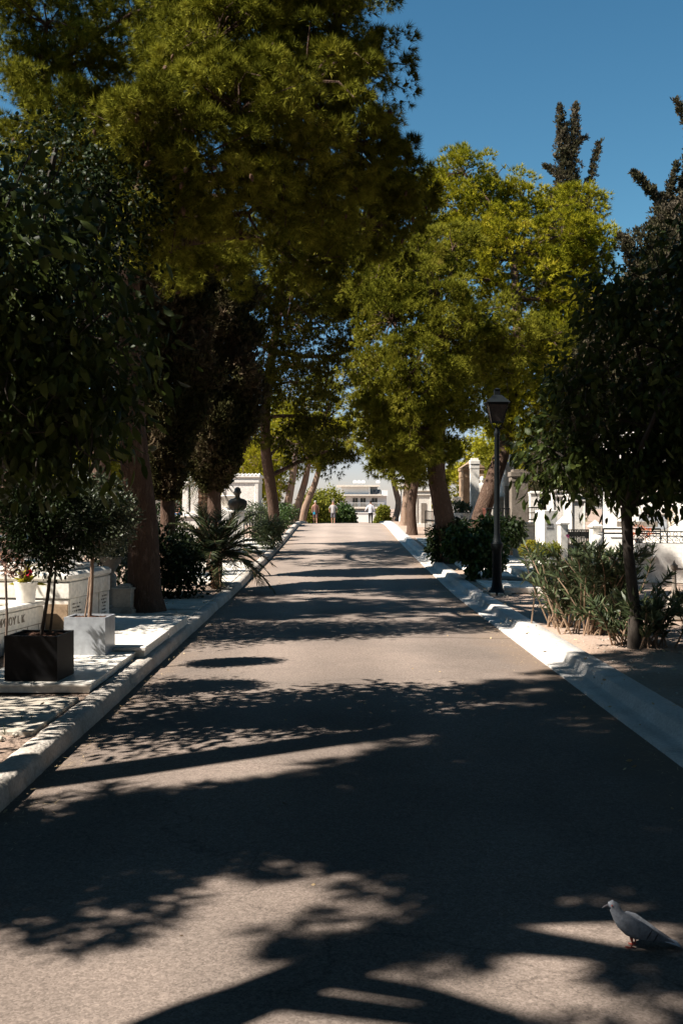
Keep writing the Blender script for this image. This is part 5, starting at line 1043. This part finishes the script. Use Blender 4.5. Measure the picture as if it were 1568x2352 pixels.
# dark evergreens filling the left behind the orange tree
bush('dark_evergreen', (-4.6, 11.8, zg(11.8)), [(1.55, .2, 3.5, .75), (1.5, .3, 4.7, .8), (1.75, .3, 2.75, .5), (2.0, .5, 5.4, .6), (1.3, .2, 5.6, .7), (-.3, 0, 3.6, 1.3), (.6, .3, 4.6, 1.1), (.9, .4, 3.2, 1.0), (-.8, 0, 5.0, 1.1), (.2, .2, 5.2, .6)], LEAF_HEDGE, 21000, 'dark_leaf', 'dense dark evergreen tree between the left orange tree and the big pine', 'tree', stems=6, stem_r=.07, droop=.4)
# orange trees
orange_tree('orange_tree', (-3.1, 7.0, zg(7)), 1.5, .07, [(.2, .2, 2.6, .95), (.95, .55, 2.7, .9), (.45, .3, 3.25, 1.0), (1.15, .35, 2.15, .55), (-.6, -.2, 2.8, 1.1), (.8, .7, 3.5, .6), (.6, .1, 2.1, .55)], 9500, 'near orange tree with glossy leaves filling the left edge, above the black planter', bare=20, twigs=90, sc_=1.2)
orange_tree('orange_tree', (PX(1455, 11.05), 11.05, zg(11)), 1.55, .062, [(.1, 0, 2.45, 1.05), (.0, -.1, 1.95, .45), (.35, 0, 2.0, .4), (-.35, .1, 2.05, .45), (-.75, .1, 2.1, .62), (.9, .2, 2.6, 1.0), (.3, .1, 3.3, .95), (-.15, .2, 3.9, .5), (1.2, .0, 3.7, .9), (.9, 0, 1.85, .55), (1.3, -.2, 2.4, .8), (.7, .1, 4.3, .6), (-.5, 0, 2.9, .5)], 13000, 'orange tree with slim black trunk and bare twigs right of the lane', bare=80, twigs=130, lean=(-.09, 0), sc_=1.15)
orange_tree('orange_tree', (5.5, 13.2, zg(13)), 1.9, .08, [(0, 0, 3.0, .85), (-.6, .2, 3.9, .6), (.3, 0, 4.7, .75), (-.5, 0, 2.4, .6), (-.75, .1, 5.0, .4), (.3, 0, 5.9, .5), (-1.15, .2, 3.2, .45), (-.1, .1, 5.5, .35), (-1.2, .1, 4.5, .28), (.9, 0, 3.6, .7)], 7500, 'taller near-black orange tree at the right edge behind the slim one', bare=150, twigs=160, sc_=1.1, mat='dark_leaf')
orange_tree('orange_tree', (-5.7, 7.7, zg(8)), 1.6, .07, [(.2, 0, 2.7, .95), (.6, .3, 3.4, .8), (-.3, 0, 3.6, .9)], 3600, 'orange tree outside the left edge that shades the black planter')
# date palm and young palm
palm('date_palm', (PX(470, 27), 27, zg(27)), 2.1, .17, 38, 1.0, .22, 'date palm with shaggy brown trunk between the stele and the cypress', rise=(-.3, 1.3), droop=(.4, .9), n=24, wd=.02)
palm('young_palm', (PX(497, 18.6), 18.6, zg(18.6)), .55, .11, 44, 1.35, .32, 'dark young palm spreading its fronds over the left kerb', rise=(.1, 1.3), droop=(.3, .9), n=30, wd=.024)
palm('tall_palm', (PX(585, 53), 53, zg(53)), 3.6, .15, 18, 1.7, .4, 'pale palm fronds showing beside the curved left pine trunk', mat='palm_pale', n=22, wd=.035)
# shrubs, left
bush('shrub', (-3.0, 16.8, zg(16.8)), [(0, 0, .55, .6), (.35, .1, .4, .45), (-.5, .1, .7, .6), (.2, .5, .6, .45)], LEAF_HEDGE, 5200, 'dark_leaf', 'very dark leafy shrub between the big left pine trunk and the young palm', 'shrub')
bush('shrub', (-3.7, 15.4, zg(15.4)), [(0, 0, 1.2, .45), (.2, 0, .8, .4), (-.3, 0, 1.5, .45)], LEAF_SMALL, 5200, 'silver_leaf', 'greyish olive-leaved shrub left of the big pine trunk', 'shrub')
bush('shrub', (PX(372, 21), 21, zg(21)), [(0, 0, 1.15, .5), (.2, .1, .7, .5)], LEAF_HEDGE, 2400, 'dark_leaf', 'dark shrub below the narrow cypress', 'shrub')
bush('shrub', (PX(625, 30), 30, zg(30)), [(-.1, 0, .4, .38), (.05, 0, .7, .3), (-.35, .2, .5, .3)], t_blade(.16, .03), 2200, 'oleander', 'light green oleander shrub at the foot of the curved pine', 'shrub')
for i, (a, D, h, lab) in enumerate(((651, 38, .9, 'nearest dark clipped hedge bush beside the left kerb'), (664, 42, 1.0, 'middle dark hedge bush beside the left kerb'), (676, 46, .95, 'farthest dark hedge bush beside the left kerb'))):
    bush('hedge_bush', (PX(a, D) - .3, D, zg(D)), [(0, 0, h * .5, h * .52), (-.3, .4, h * .55, h * .5)], LEAF_HEDGE, 3000, 'hedge', lab, 'hedge', group='hedge bushes by the left kerb')
bush('shrub', (PX(585, 36), 36, zg(36)), [(0, 0, .9, .4), (.3, 0, .8, .35), (-.4, 0, .75, .3)], t_blade(.16, .03), 1500, 'oleander', 'grey green shrub in front of the tiled mausoleum corner', 'shrub')
# far bushes
for a, b, D, r, m, lab in ((718, 1162, 84, 1.35, 'bush_yellow', 'round yellow-green bush behind the leftmost walker'), (757, 1152, 88, 1.25, 'bush_yellow', 'tall yellow-green bush between the two walkers'), (792, 1180, 86, .8, 'hedge', 'darker green bush right of the middle walker'), (880, 1176, 92, .55, 'bush_yellow', 'small yellow-green bush at the right end of the white wall')):
    bush('round_bush', (PX(a, D), D, zr(D) - .1), [(0, 0, ZY(b, D) - zr(D) + .1, r), (-.35, 0, r * .7, r * .8), (.35, .2, r * .6, r * .8)], t_leaf(.2, .13, .3, .3), 5200, m, lab, 'bush', group='bushes at the end of the lane', stem_r=.05)
bush('round_bush', (PX(905, 66) + .3, 64, zg(60) - .4), [(0.2, 0, .8, .5), (0, 0, .5, .45)], t_leaf(.12, .08, .3, .3), 2600, 'hedge', 'green bush at the foot of the farthest right pine', 'bush', group='bushes at the end of the lane')
# far tree screen outside the lane, left and right
for a, D, h, r, m, lab in ((560, 70, 5, 2.2, 'pine_gold', 'light green far tree above the tiled mausoleum'), (470, 75, 7, 2.8, 'pine_mid', 'far pine behind the red roofed house'), (300, 60, 7, 3, 'pine_mid', 'far pine behind the left orange tree'), (80, 55, 8, 3, 'pine_mid', 'far pine at the left edge'), (1240, 60, 6.5, 2.6, 'pine_mid', 'far pine behind the tall dark monument'), (1120, 65, 6, 2.5, 'pine_gold', 'far golden tree behind the brown temple tomb'), (1420, 52, 6, 2.8, 'pine_mid', 'far pine behind the right orange tree'), (1600, 50, 7, 3, 'pine_mid', 'far pine at the right edge')):
    X = PX(a, D); z0 = zg(D) - .1; rows = [(X, D, h * .72, r), (X - r * .7, D + .5, h * .5, r * .75), (X + r * .7, D, h * .5, r * .75), (X + .3, D, h * .95, r * .6)]
    pine('pine_tree', [(X, D, z0), (X, D, h * .4), (X + .2, D, h * .8)], [.25, .2, .1], rows, lab, tmpl=TUFT_FAR, mat=m, pr=.7, per=18, dens=.8, twigs=False, group='far trees behind the tombs')
# shrubs, right
t = t_leaf(.11, .06, .3, .35)
bush('shrub', (2.68, 20.4, zg(20.4)), [(0, 0, .75, .42), (.3, 0, .6, .42), (-.22, -.1, .9, .3), (.1, -.1, .35, .35), (.35, .1, .95, .35), (-.35, -.2, .65, .28)], t, 4300, 'hedge', 'leafy drooping shrub with large light green leaves left of the nearest lamp', 'shrub', droop=.6, clump=22)
bush('shrub', (2.55, 25.0, zg(25)), [(0, 0, .6, .42), (-.1, 0, .3, .35), (.25, 0, .75, .4)], t, 2200, 'dark_leaf', 'dark shrub in front of the front right pine trunk', 'shrub', droop=.5)
bush('shrub', (3.5, 22.6, zg(22.6)), [(0, 0, .8, .4), (.3, 0, .9, .35)], t, 1500, 'dark_leaf', 'dark hanging shrub behind the nearest lamp', 'shrub', droop=.8)
def oleander(base, stems, h, spread, label, blades=34, flowers=0, wd=.026, L=.15):
    root = thing('oleander', base, label, 'shrub', group='oleanders under the right orange tree'); mb = MB(); P = []; D = []
    for k in range(stems):
        az = R.uniform(0, 6.28); sp = spread * R.uniform(.25, 1); hh = h * R.uniform(.6, 1.0); a = np.array([R.normal() * spread * .22, R.normal() * spread * .18, -.02]); e = a + np.array([math.cos(az) * sp, math.sin(az) * sp * .8, hh])
        path = np.array(limb_path(a, e, .12, 6)); mb.tube([tuple(p) for p in path], [.011, .010, .008, .007, .005, .003], 5)
        for j in range(blades // 3):
            t_ = R.uniform(.1, 1) ** .8; x = t_ * 5; i = min(int(x), 4); p = path[i] * (1 - x + i) + path[i + 1] * (x - i); d = unit(path[i + 1] - path[i])
            for q in range(3):
                P.append(p); D.append(unit(d * .8 + sphere(1)[0] * .9 + np.array([0, 0, .15])))
    mb.build('stem', M['cane'], root); P = np.array(P); V, Fc, Rn = scatter(*t_blade(L, wd), P, np.array(D), R.uniform(.6, 1.1, len(P))); mkmesh('foliage', V, Fc, M['oleander'], root, rndattr=Rn)
    if flowers: flower(root, (-.33, 0, h * 1.03), .035, M['pink'], 'flower', 16)
    return root
oleander((3.1, 12.3, zg(12)), 64, 1.15, .75, 'sunlit oleander with one pink flower on the right, before the white wall', 60, 1)
oleander((2.85, 13.0, zg(12)), 30, .95, .5, 'smaller light oleander clump nearest the right kerb', 50)
oleander((3.35, 11.2, zg(11)), 40, .62, .6, 'shaded low oleander in front of the slim orange trunk', 46)
oleander((4.1, 11.3, zg(11)), 34, .75, .5, 'dark oleander right of the slim orange trunk', 40)
oleander((3.9, 9.2, zg(9)), 40, .55, .6, 'black shaded oleander at the lower right edge of the soil strip', 40)
# small weeds by the left kerb
P = []; 
for k in range(26): P.append((R.uniform(-2.9, -2.2), R.uniform(5.5, 7.4), zg(6)))
P = np.repeat(np.array(P), 7, 0); V, Fc, Rn = scatter(*t_blade(.09, .006), P, R.normal(size=(len(P), 3)) * .5 + np.array([0, 0, 1]), R.uniform(.4, 1.2, len(P))); o = mkmesh('weeds', V, Fc, M['oleander'], rndattr=Rn); o['kind'] = 'stuff'; o['label'] = 'sparse dry weeds on the soil beside the left kerb'; o['category'] = 'weeds'
P = np.stack([R.uniform(-3.4, 3.9, 900), R.uniform(3.5, 26, 900), np.zeros(900)], 1); P = np.array([p for p in P if p[0] < -2.2 or p[0] > 2.75 or abs(p[0]) > 1.75 or R.random() < .1]); P[:, 2] = [(zr(p[1]) + .02 if abs(p[0]) < 2 else zg(p[1]) + .03) for p in P]
V, Fc, Rn = scatter(*t_leaf(.05, .022, .2, .3), P, R.normal(size=(len(P), 3)) * np.array([1, 1, .15]), R.uniform(.4, 1, len(P))); o = mkmesh('fallen_leaves', V, Fc, M['wreath'], rndattr=Rn); o['kind'] = 'stuff'; o['label'] = 'scattered dry fallen leaves along the kerbs'; o['category'] = 'leaves'
pine('pine_tree', [(-6.6, 27.5, zg(27) - .1), (-6.6, 27.5, 4), (-6.2, 27.5, 8), (-6, 27.5, 10.5)], [.28, .24, .2, .1],
     [(-5.6, 27.2, 8.6, 1.7), (-6.6, 28, 9.8, 1.7), (-5.4, 25.2, 9.6, 1.6), (-5.8, 29.8, 9.6, 1.7), (-6.4, 26.5, 11.4, 1.6), (-5.8, 31.5, 8.6, 1.5), (-6.2, 23.8, 8.2, 1.4), (-7.4, 28, 7.4, 1.5)],
     'tall pine added behind the cypresses on the left to shade the slender pine', tmpl=TUFT_MID, mat='pine', pr=.45, per=18, dens=.8)  # added, mostly hidden, to keep sun off the slender pine's crown
# litter and pebbles
P = []
for k in range(1500):
    if R.random() < .5: x = R.uniform(2.72, 5); y = R.uniform(6, 19)
    else: x = R.uniform(-3.4, -2.2); y = R.uniform(3.5, 8)
    P.append((x, y, zg(y) - .006))
ico = np.array([(0, 0, 1), (.9, 0, .3), (.28, .85, .3), (-.72, .53, .3), (-.72, -.53, .3), (.28, -.85, .3), (0, 0, -.5)]) * .011; icf = np.array([(0, 1, 2), (0, 2, 3), (0, 3, 4), (0, 4, 5), (0, 5, 1), (6, 2, 1), (6, 3, 2), (6, 4, 3), (6, 5, 4), (6, 1, 5)])
P = np.array(P); V, Fc, Rn = scatter(ico, icf, P, R.normal(size=(len(P), 3)) * .3 + np.array([0, 0, 1]), R.uniform(.4, 1.8, len(P)) ** 1.4); o = mkmesh('pebbles', V, Fc, M['marble_old']); o['kind'] = 'stuff'; o['label'] = 'small stones lying on the soil beside the kerbs'; o['category'] = 'stones'
P = []
for k in range(2600):
    y = R.uniform(3.2, 34); e = abs(R.normal()) * .16
    if R.random() < .5: x = xl(y) + .02 + e
    else: x = xr(y) - .02 - e
    P.append((x, y, zr(y) + .022))
P = np.array(P); D_ = R.normal(size=(len(P), 3)); D_[:, 2] *= .06; V, Fc, Rn = scatter(*t_blade(.05, .003), P, D_, R.uniform(.6, 1.3, len(P)), roll=np.zeros(len(P))); o = mkmesh('fallen_needles', V, Fc, M['wreath']); o['kind'] = 'stuff'; o['label'] = 'dry pine needles gathered along the kerbs on the asphalt'; o['category'] = 'needles'
# avenue trees standing outside the frame, left of and behind the camera, that shade the near road
KX, KY = math.sin(SUN_PHI) / math.tan(SUN_EL), math.cos(SUN_PHI) / math.tan(SUN_EL)
def S_(*rows): return [(x - KX * h, y - KY * h, h, r) for x, y, h, r in rows]
pine('pine_tree', [(-5.5, 3.6, 0), (-5.45, 3.6, 3), (-5.3, 3.7, 6), (-5.2, 3.8, 9.5)], [.26, .22, .18, .1],
     S_((-1.8, 4.95, 4.4, .7), (-.8, 5.4, 5.2, .75), (0, 5.45, 6.2, .8), (1.1, 6.4, 7.4, 1.05), (2.1, 7.7, 8.4, 1.4), (1.2, 5.6, 7.4, 1.1), (2.6, 5.6, 9, 1.4), (3.2, 9.2, 9.6, 1.3), (2.9, 8.6, 8.8, .8), (3.4, 7.2, 9.8, 1.4), (-1.3, 4.5, 4.7, .6), (-2.6, 4.6, 3.7, .55), (.4, 5.2, 6.6, .8), (2.0, 6.6, 8, 1.0)),
     'pine outside the picture on the left that shades the near road', tmpl=TUFT_FAR, mat='pine', pr=.45, per=36, dens=.8, sc_=.7, group='pines shading the near road')
pine('pine_tree', [(-5.8, 4.5, 0), (-5.7, 4.6, 4), (-5.2, 5.6, 8), (-4.5, 7.4, 10.5)], [.24, .2, .16, .1],
     S_((4.4, 10.0, 10.2, 1.1), (3.2, 9.8, 9.6, .7), (5.4, 10.4, 11, 1.2), (4.4, 8.9, 10.4, 1.1), (5.6, 11.2, 11.3, .9), (6.0, 11.6, 9.5, 1.5), (7.2, 12.2, 10.5, 1.5), (5.9, 12.6, 9.5, 1.0), (7.4, 13.2, 10.2, 1.3)),
     'high pine crown above the near lane, outside the picture', tmpl=TUFT_FAR, mat='pine', pr=.45, per=20, dens=.8, sc_=.7, group='pines shading the near road')
_T = [(-4.6 + .94 * h + a_, -.25 + .79 * h + b_, h) for h, a_, b_ in ((0, 0, 0), (2, 0, .1), (3.6, .05, 0), (4.4, 0, .05), (5.2, 0, .02), (5.9, -.04, .12), (6.6, .0, .08), (7.4, .1, -.05), (8.5, 0, 0))]
pine('pine_tree', [(x - KX * h, y - KY * h, h) for x, y, h in _T], [.22, .18, .15, .13, .12, .10, .09, .07, .05],
     S_((2.6, 4.0, 8.2, .9), (3.4, 3.2, 8.8, 1.2), (1.7, 3.8, 7.4, .45), (2.2, 3.3, 7.8, .6), (.9, 4.6, 6.8, .28), (2.0, 4.7, 7.8, .5), (.2, 3.9, 6.3, .2), (1.5, 5.2, 7.4, .35), (1.9, 2.9, 7.6, .6), (1.1, 2.4, 7.0, .5), (3.8, 4.6, 9.3, 1.1), (.5, 2.9, 6.6, .25), (1.4, 3.5, 7.0, .3), (3.0, 5.6, 9.0, .6), (1.2, 4.9, 7.0, .22)),
     'leaning pine behind the photographer on the left', tmpl=TUFT_FAR, mat='pine', pr=.3, per=24, dens=.8, sc_=.55, group='pines shading the near road')
GN = 'unseen pines added to block sky light over the near lane'  # unseen canopy and outer rows added to keep sky light off the lane
def blocker_grove(proto, spots):
    for k, (X, Y, a, sc_, lab) in enumerate(spots):
        o = proto if k == 0 else copy_tree(proto); o.location = (X, Y, -.05); o.rotation_euler = (0, 0, a); o.scale = (sc_,) * 3 if Y != 7.3 else (.9, .9, 1.2); o['label'] = lab
wide = pine('pine_tree', [(0, 0, 0), (.1, 0, 4), (0, .2, 7), (-.3, 0, 9)], [.28, .24, .2, .1], [(0, 0, 8.2, 2.1), (-2.4, .5, 8.4, 1.9), (2.3, -.4, 8.2, 1.9), (.4, 2.4, 8.4, 1.9), (-.6, -2.5, 8.5, 2.0), (1.9, 1.9, 9.8, 1.7), (-1.9, -1.6, 10, 1.8), (0, .3, 10.6, 1.9), (-1.8, 2.3, 9.6, 1.6), (1.8, -2.2, 9.6, 1.6)], 'x', tmpl=TUFT_FAR, mat='pine', pr=.65, per=32, dens=.85, twigs=False, group=GN, sc_=1.15)
blocker_grove(wide, [(4.3, 2.6, 0, 1, 'pine added beside the photographer on the right, arching over the lane'), (4.4, -3.2, 1.3, 1, 'pine added behind the photographer on the right'), (4.6, -9, 2.2, 1, 'second pine added behind the photographer on the right'), (-2.6, -5.6, .7, .95, 'pine added behind the photographer on the left side of the lane'), (-4.5, -11, 3, 1, 'second pine added behind the photographer on the left side'),
    (9.4, -1, 4, 1, 'pine added in the outer row right of the photographer'), (10, 6, 5, 1, 'pine added in the outer row to the right, level with the near lane'), (9.6, -7.5, .3, 1, 'pine added in the outer row behind on the right'), (3.6, 7.3, 1, .9, 'pine added over the right kerb above the picture'), (0, -14, 2, 1.1, 'pine added at the far back of the lane'), (-9.5, -7, 2, 1, 'pine added in the outer row behind on the left'), (12, 13.5, 2.7, 1, 'pine added in the outer row beyond the right wall')])
low = pine('pine_tree', [(0, 0, 0), (.1, 0, 3), (0, .2, 6)], [.26, .2, .1], [(0, 0, 2.6, 1.9), (-2.2, .4, 3.4, 1.8), (2.2, -.4, 3.2, 1.8), (.2, .4, 5.2, 2.1), (-1.6, -.5, 6, 1.6), (1.6, .4, 6.2, 1.6), (0, 0, 7.6, 1.6)], 'x', tmpl=TUFT_FAR, mat='pine', pr=.7, per=32, dens=.85, twigs=False, group=GN, sc_=1.2)
blocker_grove(low, [(-14.5, 1, 0, 1.1, 'low bushy pine added in the outer row left of the photographer'), (-14.5, 7, 1, 1.1, 'low bushy pine added in the outer row left of the near lane'), (-15, 13, 2, 1.1, 'low bushy pine added in the outer row left of the tombs'), (-14, -5, 3, 1.1, 'low bushy pine added behind left'), (-8, -14, 4, 1.1, 'low bushy pine added far behind left'), (4, -16, 5, 1.2, 'low bushy pine added far behind right'), (12, -12, .6, 1.2, 'low bushy pine added in the corner behind right'), (14, -3, 1.6, 1.2, 'low bushy pine added in the outer row right'), (14.5, 4, 2.6, 1.2, 'low bushy pine added in the outer row right of the wall'), (-16, 19, .3, 1.1, 'low bushy pine added in the outer row beyond the left tombs'), (8.2, 6.2, .9, .7, 'low bushy pine added close to the right beyond the picture edge')])
pine('pine_tree', [(-8.6, 13.2, 0), (-8.5, 13.2, 4), (-8.2, 13.2, 8)], [.28, .22, .12], [(-7.9, 13.2, 6.2, 1.5), (-8.6, 13.6, 8, 1.6), (-7.6, 13.4, 8.4, 1.3), (-8, 13, 4.6, 1.2), (-8.4, 13.2, 9.6, 1.3)], 'pine outside the left edge that shades the thick pine trunk', tmpl=TUFT_FAR, mat='pine', pr=.5, per=18, dens=.9, sc_=.8, twigs=False, group='pines shading the near road')
